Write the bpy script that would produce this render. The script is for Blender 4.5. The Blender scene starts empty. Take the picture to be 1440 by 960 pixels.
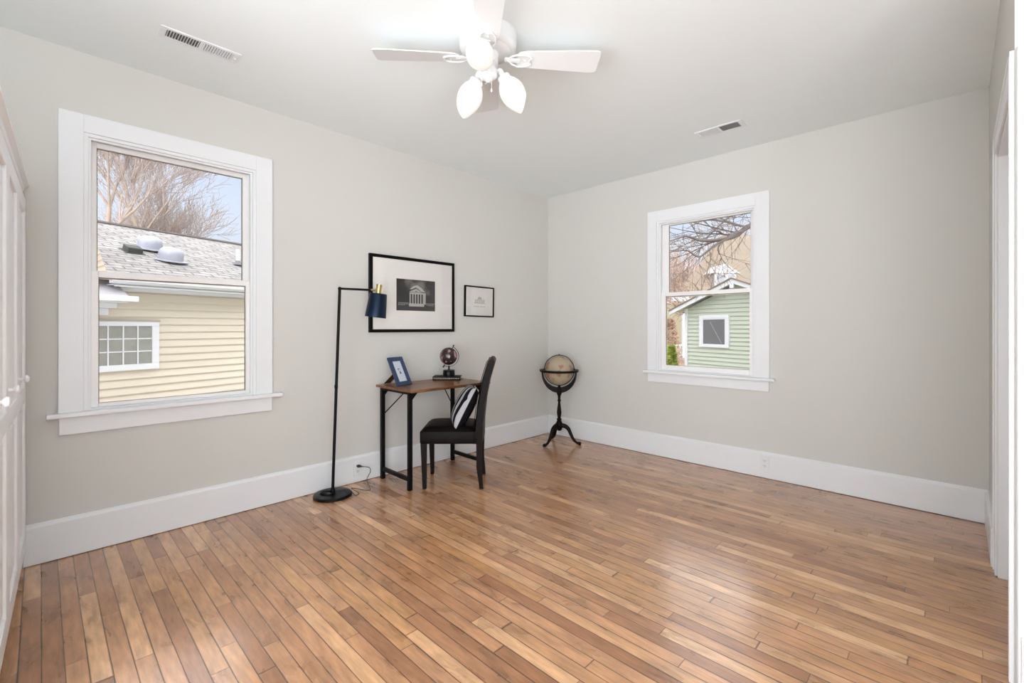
import bpy, bmesh, math, random
from mathutils import Vector, Matrix, Euler
R = math.radians
COL = bpy.context.scene.collection
SC = bpy.context.scene

# ------------------------------------------------------------------ measurements
FPX, CXP, HYP = 645.0, 720.0, 460.0
YAW = R(44.2)
FW = (math.cos(YAW), math.sin(YAW)); RT = (math.sin(YAW), -math.cos(YAW))
CAM = (-4.144, -3.443, 1.2326)
CEIL = 2.74
def W(lat, dep, z):
    """a point given as metres to the right of / in front of where the photographer stood"""
    return Vector((CAM[0] + dep*FW[0] + lat*RT[0], CAM[1] + dep*FW[1] + lat*RT[1], z))
def at(px, py, dep):
    return W((px-CXP)/FPX*dep, dep, CAM[2] + (HYP-py)/FPX*dep)

# ------------------------------------------------------------------ materials
def lin(c):
    return tuple(((v/255)/12.92 if v/255 <= 0.04045 else ((v/255+0.055)/1.055)**2.4) for v in c) + (1.0,)
MATS = {}
def mat(name, rgb, rough=0.5, metal=0.0, var=0.0, vscale=8.0, bump=0.0, bscale=60.0, coat=0.0, stretch=(1,1,1), spec=0.5):
    if name in MATS: return MATS[name]
    m = bpy.data.materials.new(name); m.use_nodes = True
    N = m.node_tree.nodes; L = m.node_tree.links
    b = N['Principled BSDF']
    b.inputs['Roughness'].default_value = rough; b.inputs['Metallic'].default_value = metal
    b.inputs['Coat Weight'].default_value = coat
    b.inputs['Specular IOR Level'].default_value = spec
    c = lin(rgb)
    tc = N.new('ShaderNodeTexCoord'); mp = N.new('ShaderNodeMapping'); mp.inputs['Scale'].default_value = stretch
    L.new(tc.outputs['Object'], mp.inputs['Vector'])
    nz = N.new('ShaderNodeTexNoise'); nz.inputs['Scale'].default_value = vscale; nz.inputs['Detail'].default_value = 4
    L.new(mp.outputs['Vector'], nz.inputs['Vector'])
    mx = N.new('ShaderNodeMix'); mx.data_type = 'RGBA'
    v = max(var, 0.01)
    mx.inputs['A'].default_value = tuple(max(0, x*(1-v)) for x in c[:3]) + (1,)
    mx.inputs['B'].default_value = tuple(min(1, x*(1+v)) for x in c[:3]) + (1,)
    L.new(nz.outputs['Fac'], mx.inputs['Factor']); L.new(mx.outputs['Result'], b.inputs['Base Color'])
    if bump:
        n2 = N.new('ShaderNodeTexNoise'); n2.inputs['Scale'].default_value = bscale; n2.inputs['Detail'].default_value = 3
        L.new(mp.outputs['Vector'], n2.inputs['Vector'])
        bp = N.new('ShaderNodeBump'); bp.inputs['Strength'].default_value = bump; bp.inputs['Distance'].default_value = 0.01
        L.new(n2.outputs['Fac'], bp.inputs['Height']); L.new(bp.outputs['Normal'], b.inputs['Normal'])
    MATS[name] = m
    return m

def nodes_of(name):
    m = bpy.data.materials.new(name); m.use_nodes = True; MATS[name] = m
    return m, m.node_tree.nodes, m.node_tree.links, m.node_tree.nodes['Principled BSDF']

def math_node(N, L, op, a, b=None, c=None):
    n = N.new('ShaderNodeMath'); n.operation = op
    for i, v in enumerate((a, b, c)):
        if v is None: continue
        if isinstance(v, (int, float)): n.inputs[i].default_value = v
        else: L.new(v, n.inputs[i])
    return n.outputs[0]

def floor_material():
    m, N, L, b = nodes_of('maple_strip_floor')
    tc = N.new('ShaderNodeTexCoord'); sp = N.new('ShaderNodeSeparateXYZ'); L.new(tc.outputs['Object'], sp.inputs[0])
    M = lambda *a: math_node(N, L, *a)
    u = M('DIVIDE', M('ADD', sp.outputs['X'], 0.0286), 0.0596)
    iu = M('FLOOR', u); fu = M('SUBTRACT', u, iu)
    wn = N.new('ShaderNodeTexWhiteNoise'); wn.noise_dimensions = '1D'; L.new(iu, wn.inputs['W'])
    wn2 = N.new('ShaderNodeTexWhiteNoise'); wn2.noise_dimensions = '1D'; L.new(M('ADD', iu, 417.3), wn2.inputs['W'])
    ln = M('ADD', M('MULTIPLY', wn2.outputs['Value'], 0.55), 0.62)
    # board ends are irregular: warp the length axis
    vv = M('DIVIDE', M('ADD', sp.outputs['Y'], M('MULTIPLY', wn.outputs['Value'], 7.0)), ln)
    wob = N.new('ShaderNodeTexNoise'); wob.noise_dimensions = '2D'; wob.inputs['Scale'].default_value = 1.0; wob.inputs['Detail'].default_value = 0
    cw = N.new('ShaderNodeCombineXYZ'); L.new(M('MULTIPLY', iu, 3.7), cw.inputs[0]); L.new(M('MULTIPLY', vv, 0.8), cw.inputs[1])
    L.new(cw.outputs[0], wob.inputs['Vector'])
    vv = M('ADD', vv, M('MULTIPLY', wob.outputs['Fac'], 1.1))
    iv = M('FLOOR', vv); fv = M('SUBTRACT', vv, iv)
    cb = N.new('ShaderNodeCombineXYZ'); L.new(iu, cb.inputs[0]); L.new(iv, cb.inputs[1])
    wb = N.new('ShaderNodeTexWhiteNoise'); wb.noise_dimensions = '2D'; L.new(cb.outputs[0], wb.inputs['Vector'])
    ramp = N.new('ShaderNodeValToRGB'); L.new(wb.outputs['Value'], ramp.inputs[0])
    cr = ramp.color_ramp; cr.elements[0].position = 0.0; cr.elements[0].color = lin((150, 104, 71))
    cr.elements[1].position = 1.0; cr.elements[1].color = lin((214, 170, 128))
    for p, c in ((0.12, (166, 119, 83)), (0.35, (178, 131, 94)), (0.6, (187, 140, 102)), (0.75, (184, 136, 90)), (0.88, (198, 153, 113))):
        e = cr.elements.new(p); e.color = lin(c)
    # grain along the boards, a different piece of wood for each board
    gv = N.new('ShaderNodeCombineXYZ')
    L.new(M('ADD', sp.outputs['X'], M('MULTIPLY', wb.outputs['Value'], 37.0)), gv.inputs[0])
    L.new(M('ADD', M('MULTIPLY', sp.outputs['Y'], 0.14), M('MULTIPLY', wb.outputs['Value'], 11.0)), gv.inputs[1])
    g1 = N.new('ShaderNodeTexNoise'); g1.inputs['Scale'].default_value = 62; g1.inputs['Detail'].default_value = 5; g1.inputs['Distortion'].default_value = 0.0
    L.new(gv.outputs[0], g1.inputs['Vector'])
    gv2 = N.new('ShaderNodeCombineXYZ')
    L.new(M('ADD', sp.outputs['X'], M('MULTIPLY', wb.outputs['Value'], 13.0)), gv2.inputs[0])
    L.new(M('ADD', M('MULTIPLY', sp.outputs['Y'], 0.4), M('MULTIPLY', wb.outputs['Value'], 31.0)), gv2.inputs[1])
    g2 = N.new('ShaderNodeTexNoise'); g2.inputs['Scale'].default_value = 9; g2.inputs['Detail'].default_value = 3; g2.inputs['Distortion'].default_value = 0.5
    L.new(gv2.outputs[0], g2.inputs['Vector'])
    k = M('ADD', M('MULTIPLY', M('SUBTRACT', g1.outputs['Fac'], 0.5), 1.0), M('MULTIPLY', M('SUBTRACT', g2.outputs['Fac'], 0.5), 1.1))
    k = M('ADD', k, 1.0)
    # knots
    vk = N.new('ShaderNodeTexVoronoi'); vk.inputs['Scale'].default_value = 0.9
    cv = N.new('ShaderNodeCombineXYZ'); L.new(M('MULTIPLY', sp.outputs['X'], 2.2), cv.inputs[0]); L.new(sp.outputs['Y'], cv.inputs[1])
    L.new(cv.outputs[0], vk.inputs['Vector'])
    knot = N.new('ShaderNodeMapRange'); L.new(vk.outputs['Distance'], knot.inputs[0])
    knot.inputs[1].default_value = 0.01; knot.inputs[2].default_value = 0.035; knot.inputs[3].default_value = 0.6; knot.inputs[4].default_value = 1.0
    vm = N.new('ShaderNodeVectorMath'); vm.operation = 'SCALE'; L.new(ramp.outputs[0], vm.inputs[0]); L.new(k, vm.inputs['Scale'])
    # open joints: width varies along the floor
    jn = N.new('ShaderNodeTexNoise'); jn.inputs['Scale'].default_value = 1.3; jn.inputs['Detail'].default_value = 2
    cj = N.new('ShaderNodeCombineXYZ'); L.new(M('MULTIPLY', iu, 0.9), cj.inputs[0]); L.new(sp.outputs['Y'], cj.inputs[1])
    L.new(cj.outputs[0], jn.inputs['Vector'])
    wd = M('MAXIMUM', M('SUBTRACT', M('MULTIPLY', jn.outputs['Fac'], 0.20), 0.045), 0.036)
    ed = M('MINIMUM', fu, M('SUBTRACT', 1.0, fu))
    ju = N.new('ShaderNodeMapRange'); L.new(ed, ju.inputs[0]); ju.inputs[1].default_value = 0.0; L.new(wd, ju.inputs[2]); ju.inputs[3].default_value = 1.0; ju.inputs[4].default_value = 0.0
    ev = M('MULTIPLY', M('MINIMUM', fv, M('SUBTRACT', 1.0, fv)), ln)
    jv = N.new('ShaderNodeMapRange'); L.new(ev, jv.inputs[0]); jv.inputs[1].default_value = 0.0; jv.inputs[2].default_value = 0.0032; jv.inputs[3].default_value = 0.85; jv.inputs[4].default_value = 0.0
    j = M('MAXIMUM', ju.outputs[0], jv.outputs[0])
    mx = N.new('ShaderNodeMix'); mx.data_type = 'RGBA'; L.new(j, mx.inputs['Factor']); L.new(vm.outputs[0], mx.inputs['A']); mx.inputs['B'].default_value = lin((52, 32, 20))
    L.new(mx.outputs['Result'], b.inputs['Base Color'])
    rr = M('ADD', M('MULTIPLY', g2.outputs['Fac'], 0.10), 0.235)
    L.new(rr, b.inputs['Roughness']); b.inputs['Specular IOR Level'].default_value = 0.5
    b.inputs['Coat Weight'].default_value = 0.6; b.inputs['Coat Roughness'].default_value = 0.16
    bp = N.new('ShaderNodeBump'); bp.inputs['Strength'].default_value = 0.35; bp.inputs['Distance'].default_value = 0.002
    hh = M('SUBTRACT', M('MULTIPLY', g1.outputs['Fac'], 0.10), j)
    L.new(hh, bp.inputs['Height']); L.new(bp.outputs['Normal'], b.inputs['Normal'])
    return m

def wood_material(name, dark, light, rough=0.35, axis='X'):
    m, N, L, b = nodes_of(name)
    tc = N.new('ShaderNodeTexCoord'); mp = N.new('ShaderNodeMapping')
    mp.inputs['Scale'].default_value = (1.2, 9, 9) if axis == 'X' else (9, 9, 1.2)
    L.new(tc.outputs['Object'], mp.inputs['Vector'])
    n1 = N.new('ShaderNodeTexNoise'); n1.inputs['Scale'].default_value = 4; n1.inputs['Detail'].default_value = 6; n1.inputs['Distortion'].default_value = 1.2
    L.new(mp.outputs['Vector'], n1.inputs['Vector'])
    r = N.new('ShaderNodeValToRGB'); L.new(n1.outputs['Fac'], r.inputs[0])
    r.color_ramp.elements[0].position = 0.35; r.color_ramp.elements[0].color = lin(dark)
    r.color_ramp.elements[1].position = 0.7; r.color_ramp.elements[1].color = lin(light)
    L.new(r.outputs[0], b.inputs['Base Color']); b.inputs['Roughness'].default_value = rough
    return m

def glass_material(name, refl=0.05):
    m = bpy.data.materials.new(name); m.use_nodes = True; MATS[name] = m
    N = m.node_tree.nodes; L = m.node_tree.links; N.clear()
    out = N.new('ShaderNodeOutputMaterial'); mx = N.new('ShaderNodeMixShader')
    t = N.new('ShaderNodeBsdfTransparent'); g = N.new('ShaderNodeBsdfGlossy'); g.inputs['Roughness'].default_value = 0.02
    fr = N.new('ShaderNodeFresnel'); fr.inputs['IOR'].default_value = 1.32 if 'picture' in name else 1.45
    k = N.new('ShaderNodeMath'); k.operation = 'MULTIPLY'; k.inputs[1].default_value = refl/0.05
    L.new(fr.outputs[0], k.inputs[0]); L.new(k.outputs[0], mx.inputs[0])
    L.new(t.outputs[0], mx.inputs[1]); L.new(g.outputs[0], mx.inputs[2]); L.new(mx.outputs[0], out.inputs[0])
    return m

def shingle_material():
    m, N, L, b = nodes_of('asphalt_shingle')
    tc = N.new('ShaderNodeTexCoord')
    br = N.new('ShaderNodeTexBrick'); br.inputs['Scale'].default_value = 1.0
    br.inputs['Color1'].default_value = lin((146, 143, 141)); br.inputs['Color2'].default_value = lin((124, 121, 120)); br.inputs['Mortar'].default_value = lin((84, 81, 80))
    br.inputs['Brick Width'].default_value = 0.30; br.inputs['Row Height'].default_value = 0.125; br.inputs['Mortar Size'].default_value = 0.012
    L.new(tc.outputs['Object'], br.inputs['Vector'])
    nz = N.new('ShaderNodeTexNoise'); nz.inputs['Scale'].default_value = 9; nz.inputs['Detail'].default_value = 4; L.new(tc.outputs['Object'], nz.inputs['Vector'])
    mx = N.new('ShaderNodeMix'); mx.data_type = 'RGBA'; mx.blend_type = 'OVERLAY'; mx.inputs['Factor'].default_value = 0.6
    L.new(br.outputs[0], mx.inputs['A']); L.new(nz.outputs['Fac'], mx.inputs['B']); L.new(mx.outputs['Result'], b.inputs['Base Color'])
    b.inputs['Roughness'].default_value = 0.9
    bp = N.new('ShaderNodeBump'); bp.inputs['Distance'].default_value = 0.02; bp.inputs['Strength'].default_value = 0.6
    L.new(br.outputs['Fac'], bp.inputs['Height']); bp.invert = True; L.new(bp.outputs['Normal'], b.inputs['Normal'])
    return m

def map_globe_material(name, sea, land1, land2, land3, rough=0.4, scale=4.5):
    m, N, L, b = nodes_of(name)
    tc = N.new('ShaderNodeTexCoord')
    n1 = N.new('ShaderNodeTexNoise'); n1.inputs['Scale'].default_value = scale; n1.inputs['Detail'].default_value = 6; n1.inputs['Roughness'].default_value = 0.55
    n2 = N.new('ShaderNodeTexNoise'); n2.inputs['Scale'].default_value = scale*2.2; n2.inputs['Detail'].default_value = 2
    L.new(tc.outputs['Object'], n1.inputs['Vector']); L.new(tc.outputs['Object'], n2.inputs['Vector'])
    r2 = N.new('ShaderNodeValToRGB'); L.new(n2.outputs['Fac'], r2.inputs[0])
    r2.color_ramp.elements[0].position = 0.38; r2.color_ramp.elements[0].color = lin(land1)
    r2.color_ramp.elements[1].position = 0.62; r2.color_ramp.elements[1].color = lin(land3)
    e = r2.color_ramp.elements.new(0.5); e.color = lin(land2)
    st = N.new('ShaderNodeMapRange'); L.new(n1.outputs['Fac'], st.inputs[0]); st.inputs[1].default_value = 0.50; st.inputs[2].default_value = 0.53
    mx = N.new('ShaderNodeMix'); mx.data_type = 'RGBA'; L.new(st.outputs[0], mx.inputs['Factor']); mx.inputs['A'].default_value = lin(sea); L.new(r2.outputs[0], mx.inputs['B'])
    L.new(mx.outputs['Result'], b.inputs['Base Color']); b.inputs['Roughness'].default_value = rough
    return m

def stripe_material():
    m, N, L, b = nodes_of('zebra_pillow_cloth')
    tc = N.new('ShaderNodeTexCoord'); sp = N.new('ShaderNodeSeparateXYZ'); L.new(tc.outputs['Object'], sp.inputs[0])
    nz = N.new('ShaderNodeTexNoise'); nz.inputs['Scale'].default_value = 5; L.new(tc.outputs['Object'], nz.inputs['Vector'])
    M = lambda *a: math_node(N, L, *a)
    x = M('ADD', M('MULTIPLY', sp.outputs['X'], 13.0), M('MULTIPLY', nz.outputs['Fac'], 0.8))
    f = M('FRACT', M('ADD', x, 0.15))
    st = N.new('ShaderNodeValToRGB'); L.new(f, st.inputs[0]); st.color_ramp.interpolation = 'CONSTANT'
    st.color_ramp.elements[0].position = 0; st.color_ramp.elements[0].color = lin((16, 17, 22))
    st.color_ramp.elements[1].position = 0.52; st.color_ramp.elements[1].color = lin((168, 167, 170))
    fz = N.new('ShaderNodeMapRange'); L.new(sp.outputs['Z'], fz.inputs[0]); fz.inputs[1].default_value = 0.002; fz.inputs[2].default_value = 0.004
    bk2 = N.new('ShaderNodeMix'); bk2.data_type = 'RGBA'; L.new(fz.outputs[0], bk2.inputs['Factor']); bk2.inputs['A'].default_value = lin((15, 15, 18)); L.new(st.outputs[0], bk2.inputs['B'])   # plain black back panel
    L.new(bk2.outputs['Result'], b.inputs['Base Color']); b.inputs['Roughness'].default_value = 0.85; b.inputs['Specular IOR Level'].default_value = 0.1
    return m

def ray_free_sky():
    w = bpy.data.worlds.new('daylight'); SC.world = w; w.use_nodes = True
    N = w.node_tree.nodes; L = w.node_tree.links; N.clear()
    out = N.new('ShaderNodeOutputWorld'); bg = N.new('ShaderNodeBackground'); L.new(bg.outputs[0], out.inputs[0])
    tc = N.new('ShaderNodeTexCoord'); sp = N.new('ShaderNodeSeparateXYZ'); L.new(tc.outputs['Generated'], sp.inputs[0])
    M = lambda *a: math_node(N, L, *a)
    # clear blue overhead, pale at the horizon
    r = N.new('ShaderNodeValToRGB'); L.new(sp.outputs['Z'], r.inputs[0])
    cr = r.color_ramp; cr.elements[0].position = 0.0; cr.elements[0].color = lin((232, 238, 246)); cr.elements[1].position = 0.75; cr.elements[1].color = lin((176, 202, 244))
    e = cr.elements.new(0.22); e.color = lin((216, 229, 249)); e = cr.elements.new(0.42); e.color = lin((200, 218, 248))
    # thin clouds
    mp = N.new('ShaderNodeMapping'); mp.inputs['Scale'].default_value = (1, 1, 2.6); mp.inputs['Location'].default_value = (0.35, 0.2, 0.4); L.new(tc.outputs['Generated'], mp.inputs[0])
    nz = N.new('ShaderNodeTexNoise'); nz.inputs['Scale'].default_value = 3.4; nz.inputs['Detail'].default_value = 7; nz.inputs['Roughness'].default_value = 0.52; L.new(mp.outputs[0], nz.inputs['Vector'])
    cl = N.new('ShaderNodeMapRange'); L.new(nz.outputs['Fac'], cl.inputs[0]); cl.inputs[1].default_value = 0.52; cl.inputs[2].default_value = 0.66
    mx = N.new('ShaderNodeMix'); mx.data_type = 'RGBA'; L.new(M('MULTIPLY', cl.outputs[0], 0.85), mx.inputs['Factor']); L.new(r.outputs[0], mx.inputs['A']); mx.inputs['B'].default_value = lin((247, 247, 250))
    # overhead sky brightened above the view, to light the outdoors and floor reflections
    zn = N.new('ShaderNodeMapRange'); zn.interpolation_type = 'SMOOTHSTEP'; L.new(sp.outputs['Z'], zn.inputs[0]); zn.inputs[1].default_value = 0.31; zn.inputs[2].default_value = 0.46
    mz = N.new('ShaderNodeMix'); mz.data_type = 'RGBA'; L.new(zn.outputs[0], mz.inputs['Factor']); L.new(mx.outputs['Result'], mz.inputs['A']); mz.inputs['B'].default_value = (3.0, 3.0, 3.05, 1); mx = mz
    # fill glow added behind the viewer, brighter below the horizon, to light the room
    d = N.new('ShaderNodeVectorMath'); d.operation = 'DOT_PRODUCT'; L.new(tc.outputs['Generated'], d.inputs[0]); d.inputs[1].default_value = (-0.52, -0.82, -0.22)
    glow = N.new('ShaderNodeMapRange'); glow.interpolation_type = 'SMOOTHSTEP'; L.new(d.outputs['Value'], glow.inputs[0])
    glow.inputs[1].default_value = 0.22; glow.inputs[2].default_value = 0.62; glow.inputs[3].default_value = 0.0; glow.inputs[4].default_value = 1.0
    m2 = N.new('ShaderNodeMix'); m2.data_type = 'RGBA'; L.new(glow.outputs[0], m2.inputs['Factor']); L.new(mx.outputs['Result'], m2.inputs['A']); lo = N.new('ShaderNodeMapRange'); L.new(sp.outputs['Z'], lo.inputs[0]); lo.inputs[1].default_value = -0.15; lo.inputs[2].default_value = 0.1; lo.inputs[3].default_value = FILL_GLOW*1.22; lo.inputs[4].default_value = FILL_GLOW*0.78
    cc = N.new('ShaderNodeCombineXYZ'); L.new(M('MULTIPLY', lo.outputs[0], 0.97), cc.inputs[0]); L.new(lo.outputs[0], cc.inputs[1]); L.new(M('MULTIPLY', lo.outputs[0], 1.05), cc.inputs[2]); L.new(cc.outputs[0], m2.inputs['B'])
    m2.clamp_result = False; m2.clamp_factor = True
    L.new(m2.outputs['Result'], bg.inputs['Color']); bg.inputs['Strength'].default_value = SKY_STR

FILL_GLOW = 7.9
SKY_STR = 1.0

# ------------------------------------------------------------------ mesh builder
class MB:
    def __init__(self): self.bm = bmesh.new()
    def _merge(self, t, mtx=None):
        if mtx is not None: bmesh.ops.transform(t, matrix=mtx, verts=t.verts)
        me = bpy.data.meshes.new('tmp'); t.to_mesh(me); t.free(); self.bm.from_mesh(me); bpy.data.meshes.remove(me)
        return self
    def box(self, x0, x1, y0, y1, z0, z1, bev=0.0, mtx=None, seg=2):
        t = bmesh.new(); bmesh.ops.create_cube(t, size=1)
        sx, sy, sz = abs(x1-x0), abs(y1-y0), abs(z1-z0)
        bmesh.ops.scale(t, vec=(sx, sy, sz), verts=t.verts)
        bmesh.ops.translate(t, vec=((x0+x1)/2, (y0+y1)/2, (z0+z1)/2), verts=t.verts)
        if bev > 0:
            bev = min(bev, 0.49*min(sx, sy, sz))
            bmesh.ops.bevel(t, geom=list(t.edges), offset=bev, segments=seg, affect='EDGES', profile=0.5)
        return self._merge(t, mtx)
    def lathe(self, prof, n=32, mtx=None, cap=True):
        """prof: list of (r, z) from one end to the other"""
        t = bmesh.new(); rings = []
        for r, z in prof:
            rings.append([t.verts.new((r*math.cos(2*math.pi*i/n), r*math.sin(2*math.pi*i/n), z)) for i in range(n)])
        for a, b in zip(rings, rings[1:]):
            for i in range(n): t.faces.new((a[i], a[(i+1) % n], b[(i+1) % n], b[i]))
        if cap:
            t.faces.new(list(reversed(rings[0]))); t.faces.new(rings[-1])
        bmesh.ops.recalc_face_normals(t, faces=t.faces)
        return self._merge(t, mtx)
    def tube(self, pts, rad, n=10, closed=False, cap=True):
        """rad: number or list; sweeps a circle along pts"""
        pts = [Vector(p) for p in pts]; m = len(pts)
        if isinstance(rad, (int, float)): rad = [rad]*m
        t = bmesh.new(); rings = []
        up = None
        for i, p in enumerate(pts):
            if closed: d = pts[(i+1) % m]-pts[i-1]
            elif i == 0: d = pts[1]-pts[0]
            elif i == m-1: d = pts[-1]-pts[-2]
            else: d = (pts[i+1]-pts[i]).normalized()+(pts[i]-pts[i-1]).normalized()
            d.normalize()
            if up is None:
                up = Vector((0, 0, 1)) if abs(d.z) < 0.9 else Vector((1, 0, 0))
            a = d.cross(up)
            if a.length < 1e-5: a = d.orthogonal()
            a.normalize(); b = a.cross(d).normalized(); up = b
            rings.append([t.verts.new(p + rad[i]*(a*math.cos(2*math.pi*k/n)+b*math.sin(2*math.pi*k/n))) for k in range(n)])
        pr = list(zip(rings, rings[1:])) + ([(rings[-1], rings[0])] if closed else [])
        for a, b in pr:
            for k in range(n): t.faces.new((a[k], a[(k+1) % n], b[(k+1) % n], b[k]))
        if cap and not closed: t.faces.new(list(reversed(rings[0]))); t.faces.new(rings[-1])
        bmesh.ops.recalc_face_normals(t, faces=t.faces)
        return self._merge(t)
    def bar(self, p, q, w, h, up=(0, 0, 1), bev=0.0):
        """rectangular bar from p to q, width w sideways, height h along up"""
        p, q = Vector(p), Vector(q); d = (q-p); ln = d.length; d.normalize()
        s = d.cross(Vector(up)).normalized(); u = s.cross(d).normalized()
        mt = Matrix(((d.x, s.x, u.x, p.x), (d.y, s.y, u.y, p.y), (d.z, s.z, u.z, p.z), (0, 0, 0, 1)))
        return self.box(0, ln, -w/2, w/2, -h/2, h/2, bev, mt)
    def prism(self, poly, axis, a0, a1, mtx=None, bev=0):
        """extrude a 2D polygon along axis ('x','y','z') from a0 to a1"""
        t = bmesh.new()
        def P(u, v, w): return {'x': (w, u, v), 'y': (u, w, v), 'z': (u, v, w)}[axis]
        A = [t.verts.new(P(u, v, a0)) for u, v in poly]; B = [t.verts.new(P(u, v, a1)) for u, v in poly]
        n = len(poly)
        t.faces.new(A); t.faces.new(list(reversed(B)))
        for i in range(n): t.faces.new((A[i], B[i], B[(i+1) % n], A[(i+1) % n]))
        bmesh.ops.recalc_face_normals(t, faces=t.faces)
        if bev: bmesh.ops.bevel(t, geom=list(t.edges), offset=bev, segments=2, affect='EDGES')
        return self._merge(t, mtx)
    def sphere(self, c, r, sx=1, sy=1, sz=1, u=32, v=20, mtx=None):
        t = bmesh.new(); bmesh.ops.create_uvsphere(t, u_segments=u, v_segments=v, radius=r)
        bmesh.ops.scale(t, vec=(sx, sy, sz), verts=t.verts); bmesh.ops.translate(t, vec=c, verts=t.verts)
        return self._merge(t, mtx)
    def quad(self, *pts):
        vs = [self.bm.verts.new(p) for p in pts]; self.bm.faces.new(vs); return self
    def build(self, name, material, parent=None, smooth=None, loc=None, rot=None):
        me = bpy.data.meshes.new(name); self.bm.to_mesh(me); self.bm.free()
        for mm in (material if isinstance(material, (list, tuple)) else [material]): me.materials.append(mm)
        if smooth is not None:
            for p in me.polygons: p.use_smooth = True
            try: me.set_sharp_from_angle(angle=R(smooth))
            except Exception: pass
        o = bpy.data.objects.new(name, me); COL.objects.link(o)
        if parent is not None: o.parent = parent
        if loc is not None: o.location = loc
        if rot is not None: o.rotation_euler = rot
        return o

def tag(o, label=None, cat=None, group=None, kind=None):
    if label: o['label'] = label
    if cat: o['category'] = cat
    if group: o['group'] = group
    if kind: o['kind'] = kind
    return o
def empty(name, loc=(0, 0, 0), rz=0.0, rx=0.0, ry=0.0):
    o = bpy.data.objects.new(name, None); COL.objects.link(o); o.location = loc; o.rotation_euler = (rx, ry, rz)
    o.empty_display_size = 0.1
    return o
def frame_mtx(o, x, y, z):
    return Matrix(((x[0], y[0], z[0], o[0]), (x[1], y[1], z[1], o[1]), (x[2], y[2], z[2], o[2]), (0, 0, 0, 1)))
def text_mesh(s, size, depth=0.0005):
    cu = bpy.data.curves.new('lettering', 'FONT'); cu.body = s; cu.size = size; cu.extrude = depth; cu.align_x = 'LEFT'
    ob = bpy.data.objects.new('lettering_tmp', cu); COL.objects.link(ob)
    dg = bpy.context.evaluated_depsgraph_get(); me = bpy.data.meshes.new_from_object(ob.evaluated_get(dg))
    bpy.data.objects.remove(ob); bpy.data.curves.remove(cu)
    return me

# ------------------------------------------------------------------ material library
WALL = mat('warm_grey_wall_paint', (203, 202, 197), 0.75, var=0.012, vscale=1.5, bump=0.03, bscale=300)
CEILM = mat('white_ceiling_paint', (231, 237, 238), 0.85, bump=0.02, bscale=200)
TRIM = mat('white_semigloss_trim', (224, 226, 228), 0.32, var=0.01)
FLOORM = floor_material()
SASH = mat('white_vinyl_sash', (232, 231, 230), 0.35)
GLASS = glass_material('window_glass', 0.05)
PGLASS = glass_material('picture_glass', 0.05)
CAVITY = mat('dark_cavity', (92, 90, 88), 0.9)
BLACKM = mat('satin_black_metal', (13, 13, 15), 0.45, spec=0.12)
BLACKG = mat('gloss_black_metal', (12, 12, 13), 0.3, spec=0.18)
BLUEM = mat('dark_shade_enamel', (26, 40, 60), 0.32, metal=0.75)
BRASS = mat('brushed_brass', (176, 156, 112), 0.3, metal=1.0)
DESKW = wood_material('rustic_brown_desk_top', (84, 50, 26), (152, 100, 58), 0.30)
LEATHER = mat('dark_brown_faux_leather', (17, 12, 11), 0.42, spec=0.08, var=0.15, bump=0.12, bscale=45)
ESPRESSO = mat('espresso_wood', (18, 11, 10), 0.42, spec=0.10, var=0.2, vscale=20)
PLASTIC = mat('black_plastic', (12, 12, 13), 0.4)
WPLASTIC = mat('white_plastic_plate', (222, 223, 224), 0.3)
SLOT = mat('slot_black', (25, 25, 25), 0.6)

# ================================================================== SETTING
def struct(o): o['kind'] = 'structure'; return o

T = 0.14   # wall thickness
LW = dict(x0=-3.978, x1=-3.120, z0=0.772, z1=2.300)     # left wall opening
FWN = dict(y0=-2.243, y1=-1.368, z0=0.815, z1=2.243)    # far wall opening
XB, YB = -5.15, -5.30                                    # far limits of the room behind the viewer
DX0, DX1, DZ = -1.70, -0.84, 2.09                        # door opening in the right wall

b = MB(); b.box(XB-T, 0.0+T, YB-T, 0.0+T, -0.12, 0.0); struct(b.build('floor', FLOORM))
b = MB(); b.box(XB-T, 0.0+T, YB-T, 0.0+T, CEIL, CEIL+0.14); struct(b.build('ceiling', CEILM))
# unseen boxes added to keep the fill glow off the outdoor scene
b = MB(); b.box(XB-T-0.02, 0.16, YB-T-0.02, 0.16, CEIL+0.14, 4.6); b.box(-20, XB-T-0.02, -1.55, 0.16, -1.5, 4.6); b.box(-1.6, 0.16, -16, YB-T-0.02, -1.5, 4.6)
struct(b.build('glow_blocker', mat('blocker_white', (224, 224, 222), 0.7)))
# left wall (y = 0)
b = MB()
b.box(XB-T, LW['x0'], 0, T, 0, CEIL); b.box(LW['x1'], T, 0, T, 0, CEIL)
b.box(LW['x0'], LW['x1'], 0, T, 0, LW['z0']); b.box(LW['x0'], LW['x1'], 0, T, LW['z1'], CEIL)
struct(b.build('wall_left', WALL))
# far wall (x = 0)
b = MB()
b.box(0, T, YB-T, FWN['y0'], 0, CEIL); b.box(0, T, FWN['y1'], 0, 0, CEIL)
b.box(0, T, FWN['y0'], FWN['y1'], 0, FWN['z0']); b.box(0, T, FWN['y0'], FWN['y1'], FWN['z1'], CEIL)
struct(b.build('wall_far', WALL))
# right wall (y = -3.58) with the closed door, its return at x = -1.80
YR = -3.583
b = MB()
b.box(-1.80, DX0, YR-T, YR, 0, CEIL); b.box(DX1, 0, YR-T, YR, 0, CEIL); b.box(DX0, DX1, YR-T, YR, DZ, CEIL)
struct(b.build('wall_right', WALL))
b = MB()
b.box(-1.80, -1.80+T, YB, -4.50, 0, CEIL); b.box(-1.80, -1.80+T, -4.50, YR-T, DZ+0.01, CEIL); b.box(-1.80, -1.80+T, -3.735, YR-T, 0, CEIL)
struct(b.build('wall_return', WALL))
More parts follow.
